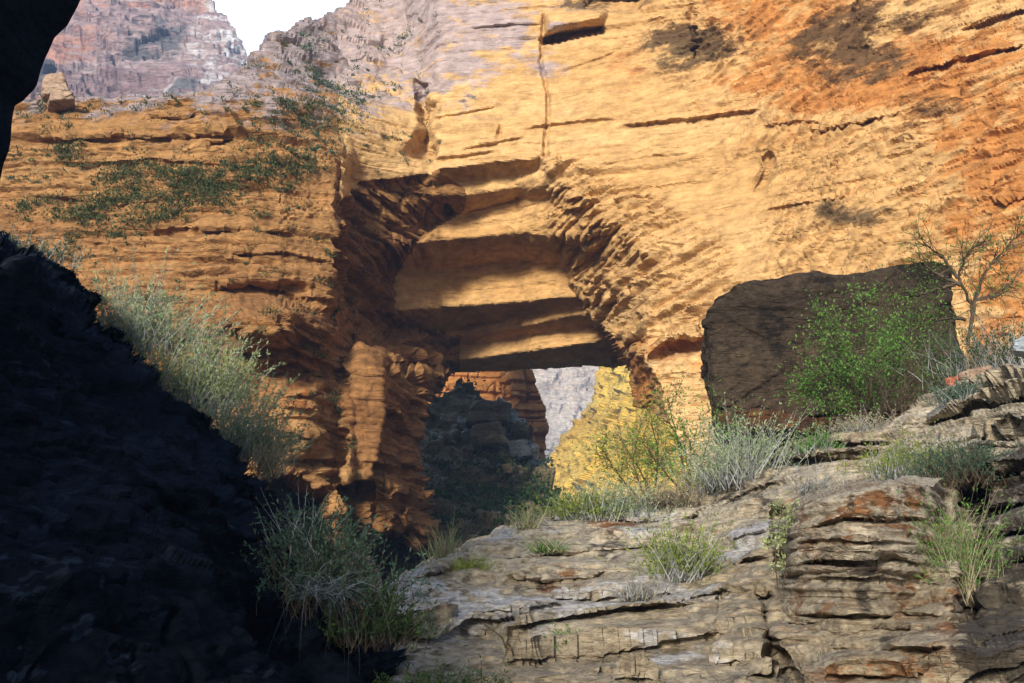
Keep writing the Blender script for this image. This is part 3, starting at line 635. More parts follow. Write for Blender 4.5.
    keep = (V > cr + 0.8 * j) & (V > ip(U, [(372, 900), (385, 640), (392, 600), (400, 560), (420, 300)]))
    tag(S.emit('rock_bench', keep, M['lime'], None, Z, thick=14), 'layered grey and rust limestone bench climbing to the right, with shrubs in its cracks', 'rock bench', kind='structure')
    return S
BENCH = build_bench()

def surf(S, u, v):
    """world point of a sheet nearest to pixel u, v (its own relief)"""
    a = np.argmin((S.U - u) ** 2 + (S.V - v) ** 2)
    return S.P.reshape(-1, 3)[a]

# ------------------------------------------------------------------ dark slope and overhang, left foreground
def build_left():
    S = Sheet(-120, 420, 170, 790, 1.6)
    U, V = S.U, S.V
    cr = ip(U, [(-120, 180), (-20, 222), (0, 234), (30, 254), (62, 286), (100, 314), (130, 348), (165, 388), (200, 424), (245, 466), (262, 502), (300, 538), (330, 568), (352, 604), (385, 640), (396, 690), (420, 800)])
    Yc = ip(U, [(-120, 8.5), (0, 9.4), (130, 10.4), (250, 10.6), (400, 9.4)]); Yb = ip(U, [(-120, 3.4), (0, 3.8), (200, 4.8), (400, 6.8)])
    s = np.clip((V - cr) / (760 - cr), 0, 1.1)
    Y = Yc + (Yb - Yc) * s ** 0.8 + 0.9 * np.exp(-np.clip(V - cr, 0, None) / 9.0)
    S.base(Y); P = S.P
    D = 0.27 * strata(P, 0.5, 1.4, 301, (0.4, -0.1)) + 0.15 * strata(P, 0.17, 0.6, 302, (0.4, -0.1)) + 0.06 * strata(P, 0.06, 0.3, 308, (0.4, -0.1)) + 0.12 * craggy(P, 0.8, 303) + 0.06 * craggy(P, 0.25, 304) + 0.02 * craggy(P, 0.1, 311) + 0.06 * fbm(P, 0.2, 4, 305) + 0.3 * fbm(P, 2, 3, 306)
    j = fbm(P, 0.5, 5, 307) * 11
    S.push(D, 3)
    Z = np.zeros(U.shape + (4,)); Z[..., 3] = 1
    Z[..., 2] = 0.9 * sstep(0.1, 0.4, fbm(P, 0.16, 4, 309, sz=0.05)) * sstep(-0.2, 0.3, fbm(P, 1.2, 3, 310)); Z[..., 0] = sstep(0.0, 0.4, fbm(P, 1.6, 4, 319)) * 0.8  # bluish highlights painted on as small patches, plus random dark blotches
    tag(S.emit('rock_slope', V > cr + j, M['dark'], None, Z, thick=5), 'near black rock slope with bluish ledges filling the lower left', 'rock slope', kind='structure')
    return S
LEFT = build_left()

def build_overhang():
    """the near wall of the gully: its far edge is the dark outline at the upper left, the unseen run by the camera is added to shade the slope"""
    ny, nz = 150, 190
    g, h = np.meshgrid(np.linspace(0, 1, ny), np.linspace(0, 1, nz))
    z = -2.5 + 8.2 * h
    yend = 8.0 + 0 * z
    # outline of the far edge in plan: x of the edge at y = 8 by height
    zz = [float(unproj(0, v, 8.0)[2]) for v in (260, 212, 195, 150, 110, 70, 40, 0, -80)]
    xs = [float(unproj(u, 150, 8.0)[0]) for u in (-120, -6, 13, 20, 27, 34, 44, 58, 66)]
    xe = np.interp(-2.5 + 8.2 * h, zz, xs)
    y = -14 + (yend + 14) * g
    z = -2.5 + (z + 2.5) * (0.46 + 0.54 * sstep(3.0, 6.5, y))  # unseen run of the shading wall kept low, so sun reaches the bench
    x = xe - 0.15 * (8 - y) * 0.0
    x = xe + 0.02 * (y - 8)
    P = np.stack([x, y, z], -1)
    d = 0.5 * strata(P, 1.0, 2.4, 401) + 0.45 * fbm(P, 2.5, 4, 402) + 0.25 * craggy(P, 1.1, 403) + 0.1 * fbm(P, 0.4, 3, 404)
    P[..., 0] += d * (0.35 + 0.0 * y)
    nv, nu = x.shape
    # wrap round the far end and back along the hidden side
    end = []
    for k, (dx, dy) in enumerate(((-0.3, 0.25), (-0.6, 0.3), (-0.85, 0.1), (-1.0, -0.4))):
        Q = P[:, -1, :].copy(); Q[:, 0] += dx; Q[:, 1] += dy; Q[:, 1] += 0.5 * fbm(Q + 5 * k, 1.5, 3, 410)
        end.append(Q[:, None, :])
    back = P[:, :1, :].copy(); back[..., 0] -= 1.0
    G = np.concatenate([P] + end + [back], 1)
    nv, nu = G.shape[:2]
    idx = np.arange(nv * nu).reshape(nv, nu)
    q = np.stack([idx[:-1, :-1], idx[1:, :-1], idx[1:, 1:], idx[:-1, 1:]], -1).reshape(-1, 4)
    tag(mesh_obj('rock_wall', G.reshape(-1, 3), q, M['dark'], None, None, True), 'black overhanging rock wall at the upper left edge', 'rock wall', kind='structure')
build_overhang()

# ------------------------------------------------------------------ ground
def build_ground():
    n = 160
    t = np.linspace(-1, 1, n); t = np.sign(t) * np.abs(t) ** 2.2 * 1500
    X, Yg = np.meshgrid(t, t)
    P = np.stack([X, Yg, -2.6 + 0 * X], -1)
    P[..., 2] += 0.25 * fbm(P, 6, 3, 500) * np.clip(1.5 - np.hypot(X, Yg) / 60, 0, 1)
    idx = np.arange(n * n).reshape(n, n)
    q = np.stack([idx[:-1, :-1], idx[:-1, 1:], idx[1:, 1:], idx[1:, :-1]], -1).reshape(-1, 4)
    tag(mesh_obj('ground', P.reshape(-1, 3), q, M['ground']), 'gravel canyon floor below the rocks', 'ground', kind='structure')
build_ground()

# ------------------------------------------------------------------ boulders
def boulder(name, corners, Y, depth, mat, label, cat='boulder', group=None, seed=0, rnd=0.25, n=40, rough=1.0, zone=None, back=0.0, crag=1.0, notch=False):
    """corners: TL, TR, BR, BL pixels of the front face at distance Y; depth in m"""
    bm_pts = []; faces = []
    c = [unproj(p[0], p[1], Y + (p[2] if len(p) > 2 else 0)) for p in corners]
    g = np.linspace(-1, 1, n)
    A, B = np.meshgrid(g, g)
    allp = []; q = []; off = 0
    for ax in range(3):
        for sg in (-1, 1):
            k = [None] * 3; k[ax] = np.full(A.shape, sg, float); k[(ax + 1) % 3] = A; k[(ax + 2) % 3] = B
            allp.append(np.stack(k, -1).reshape(-1, 3))
            idx = np.arange(n * n).reshape(n, n) + off
            qq = np.stack([idx[:-1, :-1], idx[:-1, 1:], idx[1:, 1:], idx[1:, :-1]], -1).reshape(-1, 4)
            q.append(qq if sg > 0 else qq[:, ::-1]); off += n * n
    p = np.concatenate(allp); q = np.concatenate(q)
    key = np.round(p * 1e5).astype(np.int64)
    _, first, inv = np.unique(key, axis=0, return_index=True, return_inverse=True)
    p = p[first]; q = inv.ravel()[q]
    L = (np.abs(p) ** (2 / rnd)).sum(1) ** (rnd / 2)
    p = p / L[:, None]
    s_ = (p[:, 0] + 1) / 2; t_ = (p[:, 1] + 1) / 2; d_ = (p[:, 2] + 1) / 2
    up = (c[0] * (1 - s_[:, None]) + c[1] * s_[:, None]); lo = (c[3] * (1 - s_[:, None]) + c[2] * s_[:, None])
    Q = lo * (1 - t_[:, None]) + up * t_[:, None]
    Q[:, 0] += d_ * depth * Q[:, 0] / Q[:, 1]; Q[:, 1] += d_ * depth; Q[:, 2] += back * d_ * depth
    cen = Q.mean(0); size = np.linalg.norm(c[0] - c[2])
    nrm = Q - cen; nrm /= np.linalg.norm(nrm, axis=1, keepdims=True)
    D = size * rough * (0.05 * fbm(Q, size * 0.35, 4, 600 + seed) + 0.07 * crag * craggy(Q, size * 0.3, 610 + seed) + 0.018 * crag * strata(Q, size * 0.1, size * 0.4, 620 + seed) + 0.008 * fbm(Q, size * 0.04, 3, 630 + seed))
    if notch:
        D -= 0.35 * sstep(0.22, 0.02, s_ + 0.9 * (1 - t_)) + 0.10 * (sstep(0.035, 0.0, np.abs(t_ - 0.80 - 0.05 * s_ + 0.02 * fbm(Q, 0.8, 3, 5))) * (s_ < 0.62))
        D += 0.05 * fbm(Q, 0.35, 4, 651) + 0.05 * craggy(Q, 0.25, 652) + 0.09 * craggy(Q, 0.8, 653)
    Q = Q + nrm * D[:, None]
    Z = np.zeros((len(Q), 4)); Z[:, 3] = 1
    if zone: zone(Z, Q)
    low = Q[Q[:, 2].argmin()]
    o = mesh_obj(name, Q, q, mat, None, (cen[0], cen[1], Q[:, 2].min()), True, Z)
    return tag(o, label, cat, group)

def zbig(Z, Q):
    z0, z1 = Q[:, 2].min(), Q[:, 2].max()
    Z[:, 1] = 0.7 * sstep(0.3, 0.0, (Q[:, 2] - z0) / (z1 - z0)) * (fbm(Q, 0.8, 3, 4) > -0.1)
    Z[:, 0] = 0.7 * sstep(0.0, 0.5, fbm(Q, 1.4, 4, 8))
boulder('boulder', [(696, 284), (950, 256, 0.3), (962, 428, 0.6), (716, 434, 0.5)], 22.2, 4.5, M['varnish'], 'huge dark brown block of rock leaning behind the bright green bush', seed=1, rnd=0.16, n=160, rough=0.75, zone=zbig, crag=0.5, notch=True)
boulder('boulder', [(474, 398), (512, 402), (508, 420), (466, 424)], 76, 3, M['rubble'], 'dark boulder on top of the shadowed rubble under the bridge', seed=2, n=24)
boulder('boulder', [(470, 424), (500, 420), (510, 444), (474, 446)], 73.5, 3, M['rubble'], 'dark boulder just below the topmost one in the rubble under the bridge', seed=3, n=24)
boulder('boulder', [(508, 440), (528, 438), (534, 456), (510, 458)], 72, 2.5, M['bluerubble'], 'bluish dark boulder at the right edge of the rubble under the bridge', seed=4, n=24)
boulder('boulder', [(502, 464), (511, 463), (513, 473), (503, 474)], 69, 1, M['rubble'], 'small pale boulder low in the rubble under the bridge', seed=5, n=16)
boulder('rock', [(945, 378), (962, 374), (966, 386), (946, 388)], 16.2, 0.3, M['redrock'], 'small red rock on the ledge beside the grey twigs', 'rock', seed=6, n=18)
boulder('rock', [(1012, 340), (1036, 332), (1040, 354), (1014, 351)], 14.8, 0.4, M['bluerock'], 'pale bluish rock at the right edge above the ledge', 'rock', seed=7, n=18)
boulder('rock', [(958, 372), (992, 364), (994, 378), (960, 380)], 15.9, 0.4, M['tanrock'], 'flat tan rock capping the right ledge', 'rock', seed=8, n=18)
boulder('rock', [(985, 418), (1040, 412), (1044, 440), (986, 446)], 13.0, 0.8, M['lime'], 'square grey rock at the right edge below the dark bush', 'rock', seed=9, n=24, rnd=0.2)
boulder('boulder', [(44, 74), (62, 70), (72, 92), (42, 95)], 47, 2, M['tanrock'], 'tan boulder with pale foot beside the black overhang', seed=10, n=24)
boulder('boulder', [(52, 88), (72, 90), (76, 99), (48, 100)], 46, 1.5, M['tanrock'], 'low pale boulder in front of the tan one by the black overhang', seed=11, n=20)
boulder('rock', [(248, 492), (276, 488), (282, 520), (262, 520)], 10.2, 0.6, M['dark'], 'blue grey rock above the lower left bush', 'rock', seed=12, n=24)
boulder('boulder', [(330, 545), (372, 556), (390, 604), (340, 600)], 12.8, 1.0, M['lime'], 'smooth pale slab lying under the pillar behind the lower left bush', seed=13, n=30, rough=0.5)

# ------------------------------------------------------------------ plants
def ribbons(base, dirs, length, width, droop, seg=4, curl=0.25, rng=RNG):
    """thin tapered blades as (verts, quads); base (n,3), dirs (n,3) unit"""
    n = len(base)
    side = np.cross(dirs, rng.normal(size=(n, 3))); side /= np.linalg.norm(side, axis=1, keepdims=True) + 1e-9
    bend = rng.normal(size=(n, 3)) * curl; dr = droop * rng.uniform(0.2, 1.3, n)
    V = np.zeros((n, seg + 1, 2, 3))
    for k in range(seg + 1):
        t = k / seg
        p = base + dirs * (length * t)[:, None] + bend * (length * t * t)[:, None]
        p[:, 2] -= dr * length * t * t
        w = width * (1 - 0.85 * t)
        V[:, k, 0] = p - side * w[:, None] / 2; V[:, k, 1] = p + side * w[:, None] / 2
    idx = np.arange(n * (seg + 1) * 2).reshape(n, seg + 1, 2)
    q = np.stack([idx[:, :-1, 0], idx[:, :-1, 1], idx[:, 1:, 1], idx[:, 1:, 0]], -1).reshape(-1, 4)
    tips = V.mean(2)
    return V.reshape(-1, 3), q, tips

def leaf_quads(pts, dirs, size, rng=RNG, aspect=0.45):
    n = len(pts)
    d = dirs + rng.normal(size=(n, 3)) * 0.6; d /= np.linalg.norm(d, axis=1, keepdims=True)
    s = np.cross(d, rng.normal(size=(n, 3))); s /= np.linalg.norm(s, axis=1, keepdims=True) + 1e-9
    l = size * rng.uniform(0.6, 1.3, n)
    a = pts; m = pts + d * (l * 0.5)[:, None]; e = pts + d * l[:, None]
    w = (l * aspect / 2)[:, None]
    V = np.stack([a, m + s * w, e, m - s * w], 1).reshape(-1, 3)
    return V, np.arange(n * 4).reshape(n, 4)

def cat_mesh(parts):
    vs, qs, off = [], [], 0
    for v, q in parts:
        vs.append(v); qs.append(q + off); off += len(v)
    return np.concatenate(vs), np.concatenate(qs)

def rand_dirs(n, spread, up=1.0, lean=(0, 0, 0), rng=RNG):
    a = rng.uniform(0, 2 * np.pi, n); r = spread * np.sqrt(rng.uniform(0, 1, n))
    d = np.stack([np.cos(a) * r, np.sin(a) * r, np.full(n, up)], 1) + np.array(lean)
    return d / np.linalg.norm(d, axis=1, keepdims=True)

def tube(path, r0, r1, k=5):
    path = np.asarray(path, float); n = len(path)
    tang = np.gradient(path, axis=0); tang /= np.linalg.norm(tang, axis=1, keepdims=True) + 1e-9
    ref = np.array([0.31, 0.77, 0.2]); s = np.cross(tang, ref); s /= np.linalg.norm(s, axis=1, keepdims=True) + 1e-9
    b = np.cross(tang, s); rr = np.linspace(r0, r1, n)
    V = np.stack([path + (s * math.cos(a) + b * math.sin(a)) * rr[:, None] for a in np.arange(k) * 2 * math.pi / k], 1)
    idx = np.arange(n * k).reshape(n, k); nx = np.roll(idx, -1, 1)
    q = np.stack([idx[:-1], nx[:-1], nx[1:], idx[1:]], -1).reshape(-1, 4)
    return V.reshape(-1, 3), q

def plant_root(name, u, v, Y, label, cat, group=None):
    p = P1(u, v, Y)
    if u > 430 and v > ip(u, CREST) + 6:
        q = surf(BENCH, u, v); p = Vector((q * (1 - 0.05 / np.linalg.norm(q))).tolist())
    return empty(name, p, label, cat, group)

def stand(u, v, Y):
    return float(surf(BENCH, u, v)[1]) if u > 430 and v > ip(u, CREST) + 6 else Y

def sage(u, v, Y, wpx, hpx, mat, label, n=500, name='shrub', cat='shrub', stem_mat='greytwig', droop=0.1, lean=(0, 0, 0), leaf=0.035, spread=0.75, dens=14, width=0.010, group=None, foot=0.32):
    """many stems rising from a wide foot, each feathered with small leaves"""
    Y = stand(u, v, Y); m = Y / 1100; w = wpx * m; h = hpx * m
    r = plant_root(name, u, v, Y, label, cat, group); o = np.array(r.location)
    rng = np.random.default_rng(int(u * 7 + v * 13))
    b = o + np.stack([rng.normal(size=n) * w * foot, rng.normal(size=n) * w * 0.25, rng.normal(size=n) * 0.07 * h - 0.06 * h], 1)
    d = rand_dirs(n, spread, 1.0, lean, rng); d[:, 0] += (b[:, 0] - o[0]) / w * 0.6; d /= np.linalg.norm(d, axis=1, keepdims=True)
    ln = h * rng.uniform(0.45, 1.12, n) * (1 - 0.35 * np.minimum(1, np.abs(b[:, 0] - o[0]) / (0.6 * w)))
    V, q, mid = ribbons(b, d, ln, np.full(n, width * 0.8), droop, 5, 0.16, rng)
    mesh_obj('stems', V, q, M[stem_mat], r)
    t = rng.uniform(0.22, 1.0, (n, dens)); seg = np.clip((t * 5).astype(int), 0, 4); fr = (t * 5 - seg)[..., None]
    ii = np.arange(n)[:, None]
    pts = mid[ii, seg] * (1 - fr) + mid[ii, seg + 1] * fr
    dr = (mid[ii, seg + 1] - mid[ii, seg]); dr = dr / (np.linalg.norm(dr, axis=-1, keepdims=True) + 1e-9)
    V, q = leaf_quads(pts.reshape(-1, 3), dr.reshape(-1, 3), leaf, rng, 0.32)
    mesh_obj('foliage', V, q, M[mat], r)
    return r

def tuft(u, v, Y, wpx, hpx, mat, label, n=350, name='grass_tuft', cat='grass tuft', droop=0.35, lean=(0, 0, 0), spread=0.8, width=0.008, group=None, dry=0.25, up=1.0):
    Y = stand(u, v, Y); m = Y / 1100; w = wpx * m; h = hpx * m
    r = plant_root(name, u, v, Y, label, cat, group); o = np.array(r.location)
    rng = np.random.default_rng(int(u * 3 + v * 17))
    for part, nn, mm in (('blades', int(n * (1 - dry)), mat), ('dry_blades', int(n * dry), 'straw')):
        if nn < 3: continue
        b = o + np.stack([rng.normal(size=nn) * w * 0.2, rng.normal(size=nn) * w * 0.15, -0.05 * h + 0.07 * h * rng.normal(size=nn)], 1)
        V, q, _ = ribbons(b, rand_dirs(nn, spread, up, lean, rng), h * rng.uniform(0.4, 1.15, nn), np.full(nn, width), droop, 5, 0.2, rng)
        mesh_obj(part, V, q, M[mm], r)
    return r

def branchy(u, v, Y, limbs, label, name='bush', cat='bush', mat=None, leaf=0.05, leaves=40, r0=0.03, twigs=5, twl=0.35, group=None, seed=0, bark='bark', sub=3, leafsd=0.12, lspread=0.05):
    """limbs: pixel paths [(u,v,dY), ...]; each carries twigs, twigs carry leaves"""
    r = plant_root(name, u, v, Y, label, cat, group); rng = np.random.default_rng(seed + int(u))
    wood = []; lp = []; ld = []
    for path in limbs:
        pts = np.array([unproj(p[0], p[1], Y + (p[2] if len(p) > 2 else 0)) for p in path])
        tt = np.linspace(0, len(pts) - 1, 6 * (len(pts) - 1) + 1)
        pp = np.stack([np.interp(tt, np.arange(len(pts)), pts[:, k]) for k in range(3)], 1)
        for _ in range(3): pp[1:-1] = (pp[:-2] + 2 * pp[1:-1] + pp[2:]) / 4
        pp[1:-1] += rng.normal(size=pp[1:-1].shape) * r0 * 0.35
        wood.append(tube(pp, r0, r0 * 0.3))
        L = np.linalg.norm(np.diff(pp, axis=0), axis=1).sum()
        for k in range(int(twigs * len(path))):
            i = rng.integers(len(pp) // 4, len(pp)); base = pp[i]; ax = pp[min(i + 1, len(pp) - 1)] - pp[max(i - 1, 0)]; ax = ax / (np.linalg.norm(ax) + 1e-9)
            d = ax + rng.normal(size=3) * 0.75; d /= np.linalg.norm(d)
            ln = twl * rng.uniform(0.4, 1.3)
            tp = base + np.linspace(0, 1, 5)[:, None] * d * ln + np.cumsum(rng.normal(size=(5, 3)) * ln * 0.06, 0)
            tp[0] = base
            wood.append(tube(tp, r0 * 0.28, r0 * 0.1, 3))
            for s in range(sub):
                j = rng.integers(1, 5); d2 = d + rng.normal(size=3) * 0.7; d2 /= np.linalg.norm(d2); l2 = ln * rng.uniform(0.3, 0.7)
                sp = tp[j] + np.linspace(0, 1, 4)[:, None] * d2 * l2 + np.cumsum(rng.normal(size=(4, 3)) * l2 * 0.08, 0); sp[0] = tp[j]
                wood.append(tube(sp, r0 * 0.14, r0 * 0.07, 3))
                if mat:
                    kk = max(1, int(leaves / (sub + 1))); f = rng.uniform(0.1, 1.05, kk)[:, None]
                    lp.append(sp[0] + (sp[-1] - sp[0]) * f + rng.normal(size=(kk, 3)) * lspread); ld.append(np.repeat(d2[None], kk, 0))
            if mat:
                kk = max(1, int(leaves / (sub + 1))); f = rng.uniform(0.2, 1.05, kk)[:, None]
                lp.append(tp[0] + (tp[-1] - tp[0]) * f + rng.normal(size=(kk, 3)) * lspread); ld.append(np.repeat(d[None], kk, 0))
    V, q = cat_mesh(wood); mesh_obj('branches', V, q, M[bark], r)
    if mat and lp:
        V, q = leaf_quads(np.concatenate(lp), np.concatenate(ld), leaf, rng, 0.42); mesh_obj('foliage', V, q, M[mat], r)
    return r

# shrubs behind the dark slope, left
sage(128, 350, 13.5, 105, 95, 'sage', 'grey green sagebrush at the top of the dark slope', n=680, leaf=0.05, dens=16)
sage(185, 408, 13.0, 95, 85, 'palegreen', 'pale green shrub with upright wands between two sagebrushes on the dark slope', n=680, leaf=0.05, dens=16, lean=(0.12, 0, 0), spread=0.6)
sage(214, 380, 13.4, 60, 70, 'palegreen', 'thin upright shrub with tall leafy wands against the brown cliff', n=130, leaf=0.05, spread=0.35)
sage(232, 455, 12.4, 70, 75, 'sage', 'pale sagebrush lowest on the crest of the dark slope', n=560, leaf=0.045, dens=16, lean=(0.25, 0, 0))
sage(20, 262, 11.0, 80, 40, 'bluegreen', 'low blue grey scrub at the left edge on the dark slope', n=260, leaf=0.03)
tuft(266, 470, 12.0, 40, 50, 'straw', 'dry straw grass at the right end of the sagebrush row', n=200, lean=(0.3, 0, 0), width=0.012)
# lower left bush
sage(316, 610, 8.8, 105, 100, 'bluegreen', 'blue green bush in the lower left with leafy wands', n=520, leaf=0.04, dens=16, spread=0.8, stem_mat='bark')
sage(312, 560, 9.2, 60, 70, 'bluegreen', 'upright leafy shoots rising above the lower left bush', n=170, leaf=0.045, dens=16, spread=0.55)
tuft(322, 588, 8.2, 80, 70, 'bluetwig', 'silvery dead grass drooping over the lower left bush', n=130, droop=1.3, spread=1.3, width=0.006, up=0.7, lean=(0.35, -0.2, 0), dry=0.0, name='dead_grass', cat='dead grass')
sage(372, 640, 8.6, 60, 60, 'deep', 'dark green bush at the foot of the dark slope', n=300, leaf=0.04, stem_mat='bark')
sage(440, 700, 7.6, 120, 42, 'deep', 'dark low plants along the bottom edge below the pale ledge', n=420, leaf=0.035, spread=1.0, stem_mat='bark')
# bench plants
tuft(446, 562, 17.0, 34, 46, 'palegreen', 'pale tall grass clump at the foot of the pillar', n=240, width=0.014, dry=0.45, spread=0.6)
tuft(470, 572, 15.6, 40, 22, 'yellowgreen', 'bright yellow green grass patch on the left end of the bench', n=220, width=0.012, dry=0.1, spread=1.1)
tuft(526, 530, 19.5, 30, 28, 'palegreen', 'dry twiggy tuft on the bench crest before the dark rubble', n=150, width=0.014, dry=0.6, spread=0.9)
tuft(545, 552, 17.6, 42, 20, 'green', 'small green tuft in the crack under the bench crest', n=160, width=0.014, dry=0.3, spread=1.2)
sage(585, 520, 20.5, 50, 36, 'yellowgreen', 'yellow green bush on the bench crest below the yellow slope', n=260, leaf=0.06, width=0.014)
sage(612, 518, 19.8, 60, 50, 'sage', 'pale sagebrush in the middle of the bench crest', n=320, leaf=0.055, width=0.014)
branchy(650, 500, 22.5, [[(655, 505), (640, 470), (618, 435)], [(650, 505), (632, 465), (640, 425, 0.5)], [(652, 505), (660, 460), (650, 412, 0.5)], [(645, 505), (615, 470), (605, 455)]], 'thin open green bush in front of the yellow slope', mat='yellowgreen', leaf=0.07, leaves=30, r0=0.025, twigs=6, twl=0.6, seed=1, lspread=0.09)
branchy(690, 495, 21.0, [[(690, 500), (680, 450), (668, 400)], [(695, 500), (705, 450), (715, 415, 0.5)], [(688, 500), (660, 465), (640, 440)], [(695, 500), (720, 470), (735, 440)], [(690, 500), (690, 440, -0.4)]], 'leafy green bush left of the dark block with thin arching branches', mat='green', leaf=0.065, leaves=32, r0=0.025, twigs=6, twl=0.6, seed=2, lspread=0.09)
sage(668, 506, 20.2, 60, 36, 'straw', 'dry brown brush below the green bushes on the bench crest', n=260, leaf=0.04, stem_mat='bark', width=0.012)
sage(748, 480, 19.5, 78, 72, 'sage', 'broad pale sagebrush at the left foot of the dark block', n=520, leaf=0.055, width=0.014, lean=(0.1, 0, 0))
sage(715, 492, 19.2, 50, 40, 'palegreen', 'small pale shrub left of the broad sagebrush', n=240, leaf=0.05, width=0.013)
sage(678, 578, 15.2, 42, 70, 'yellowgreen', 'vivid yellow green bush standing on the bench ledges', n=300, leaf=0.05, lean=(0.12, 0, 0), width=0.012)
tuft(640, 590, 14.6, 52, 32, 'greytwig', 'grey dry tuft left of the vivid bush on the bench', n=260, width=0.010, dry=0.2, spread=1.2)
sage(566, 634, 11.4, 26, 28, 'green', 'small green plant in the lower ledge of the bench', n=150, leaf=0.03, width=0.008)
tuft(508, 640, 10.6, 20, 30, 'palegreen', 'few thin stalks on the pale lower ledge', n=30, width=0.007, dry=0.5)
branchy(500, 645, 10.4, [[(508, 650), (500, 636), (482, 622)], [(505, 648), (512, 630)]], 'small dead brown twig on the pale lower ledge', name='dead_branch', cat='dead branch', r0=0.012, twigs=2, twl=0.1, sub=1, seed=9)
branchy(782, 582, 11.4, [[(778, 590), (774, 550), (782, 510)], [(782, 590), (790, 545), (788, 515)]], 'slender vine like plant in the crevice left of the rust bluff', mat='palegreen', leaf=0.05, leaves=16, r0=0.008, twigs=7, twl=0.16, seed=3, lspread=0.03, name='plant', cat='plant')
tuft(815, 486, 14.2, 58, 42, 'greytwig', 'grey dry grass draped over the top of the rust bluff', n=300, droop=0.9, spread=1.2, width=0.011, dry=0.2)
sage(820, 455, 17.0, 34, 30, 'green', 'small green shrub below the dark block', n=170, leaf=0.04, width=0.011)
# big green bush before the dark block
branchy(868, 425, 19.2, [[(872, 432), (855, 380), (835, 330)], [(870, 432), (845, 390), (812, 370, -0.3)], [(874, 432), (868, 370, -0.4), (862, 300)], [(876, 432), (890, 380), (900, 320, 0.3)], [(880, 432), (915, 385), (930, 340)], [(872, 432), (840, 400), (808, 395)], [(876, 430), (880, 350, 0.6), (880, 290, 0.6)], [(880, 430), (925, 400), (948, 380)], [(870, 430), (848, 370, -0.6), (822, 322, -0.6)], [(878, 430), (900, 360, -0.6), (915, 318, -0.5)], [(874, 430), (870, 390, -0.9), (880, 350, -0.9)]],
        'large bright green bush in front of the dark block', mat='green', leaf=0.06, leaves=36, r0=0.03, twigs=9, twl=0.5, seed=4, lspread=0.07)
# dead tree
branchy(955, 340, 18.5, [[(968, 345), (974, 310), (958, 278), (968, 250), (990, 240)], [(970, 330), (975, 300), (985, 270), (1005, 250), (1018, 235)], [(960, 285), (940, 275), (920, 262)], [(958, 278), (945, 258), (925, 245)], [(966, 320), (945, 318), (925, 320)], [(975, 300), (1000, 296), (1020, 270)], [(960, 282), (935, 290), (915, 296)]],
        'bare crooked tree with dark curved branches right of the dark block', name='dead_tree', cat='tree', mat='green', leaf=0.05, leaves=12, r0=0.036, twigs=7, twl=0.5, seed=5)
branchy(905, 425, 17.6, [[(905, 430), (900, 400), (912, 360)], [(905, 430), (925, 395), (938, 355)], [(902, 430), (885, 400), (878, 380)], [(908, 430), (920, 410), (945, 395)], [(905, 430), (910, 385), (925, 345)]],
        'tangle of bare grey twigs right of the large green bush', name='dead_bush', cat='dead bush', r0=0.025, twigs=9, twl=0.45, seed=6, bark='bark', sub=3)
sage(912, 470, 16.2, 72, 50, 'yellowgreen', 'low yellow green grassy bush over the rust bluff', n=420, leaf=0.04, width=0.011, lean=(0.2, 0, 0))
sage(962, 476, 14.0, 66, 58, 'bluegreen', 'dark blue grey bush above the bluff at the right', n=480, leaf=0.035, stem_mat='bark', droop=0.3)
sage(958, 590, 10.2, 55, 100, 'green', 'green bush hanging down the right side of the rust bluff', n=330, leaf=0.035, stem_mat='straw', spread=0.6, width=0.007)
tuft(952, 540, 10.0, 60, 55, 'straw', 'dry reddish grass at the upper right corner of the bluff', n=160, droop=0.8, spread=1.3, width=0.006, dry=0.7)
sage(1000, 372, 17.0, 90, 70, 'deep', 'dark green bush at the right edge above the ledge', n=520, leaf=0.05, spread=0.9, width=0.012)
sage(965, 395, 17.4, 50, 34, 'bluegreen', 'small blue grey shrub behind the red rock', n=240, leaf=0.04, width=0.012)
sage(870, 432, 17.2, 70, 26, 'straw', 'dry yellow grass under the large green bush', n=300, leaf=0.03, spread=1.1, width=0.010)

# scrub growing on the brown cliff, scattered over its relief: ground cover
def scrub(S, keep, mask, n, size, mat, name, label, seed):
    rng = np.random.default_rng(seed)
    m = mask(S.U, S.V, S.P) * keep
    w = m.ravel() / m.sum(); pick = rng.choice(w.size, n, p=w)
    c = S.P.reshape(-1, 3)[pick]; c = c - 0.02 * c / np.linalg.norm(c, axis=1, keepdims=True)
    k = 20
    s = size * rng.uniform(0.35, 1.7, n) ** 1.3
    off = rng.normal(size=(n, k, 3)) * s[:, None, None] * 0.45; off[..., 2] *= 0.6; off[..., 1] -= 0.35 * s[:, None]
    pts = (c[:, None] + off).reshape(-1, 3)
    off[..., 2] = np.abs(off[..., 2]) * 1.6; pts = (c[:, None] + off).reshape(-1, 3)
    d = off.reshape(-1, 3) + np.array([0, -0.1, 0.3]); d /= np.linalg.norm(d, axis=1, keepdims=True)
    V, q = leaf_quads(pts, d, size * 0.42, rng, 0.5)
    tag(mesh_obj(name, V, q, M[mat]), label, 'scrub', kind='stuff')
def mleft(U, V, P):
    n = 0.6 * fbm(P, 3.5, 4, 801, sz=1.2) + 0.7 * fbm(P, 1.2, 3, 805, sz=0.6)
    z = 0.9 * blob(U, V, 110, 180, 70, 40) + 1.0 * blob(U, V, 215, 195, 80, 26) + 0.8 * blob(U, V, 270, 160, 60, 40) + 0.5 * blob(U, V, 70, 235, 80, 16) + 0.6 * blob(U, V, 160, 105, 160, 14) + 0.3 * blob(U, V, 180, 240, 130, 20)
    return np.clip(z * 0.9 + n * 1.3 - 0.5, 0, 1) + 0.012
scrub(MAIN, MAIN_LEFT & (MAIN.V > 98), mleft, 1500, 0.30, 'olive', 'scrub', 'patches of green scrub on the brown cliff ledges', 1)
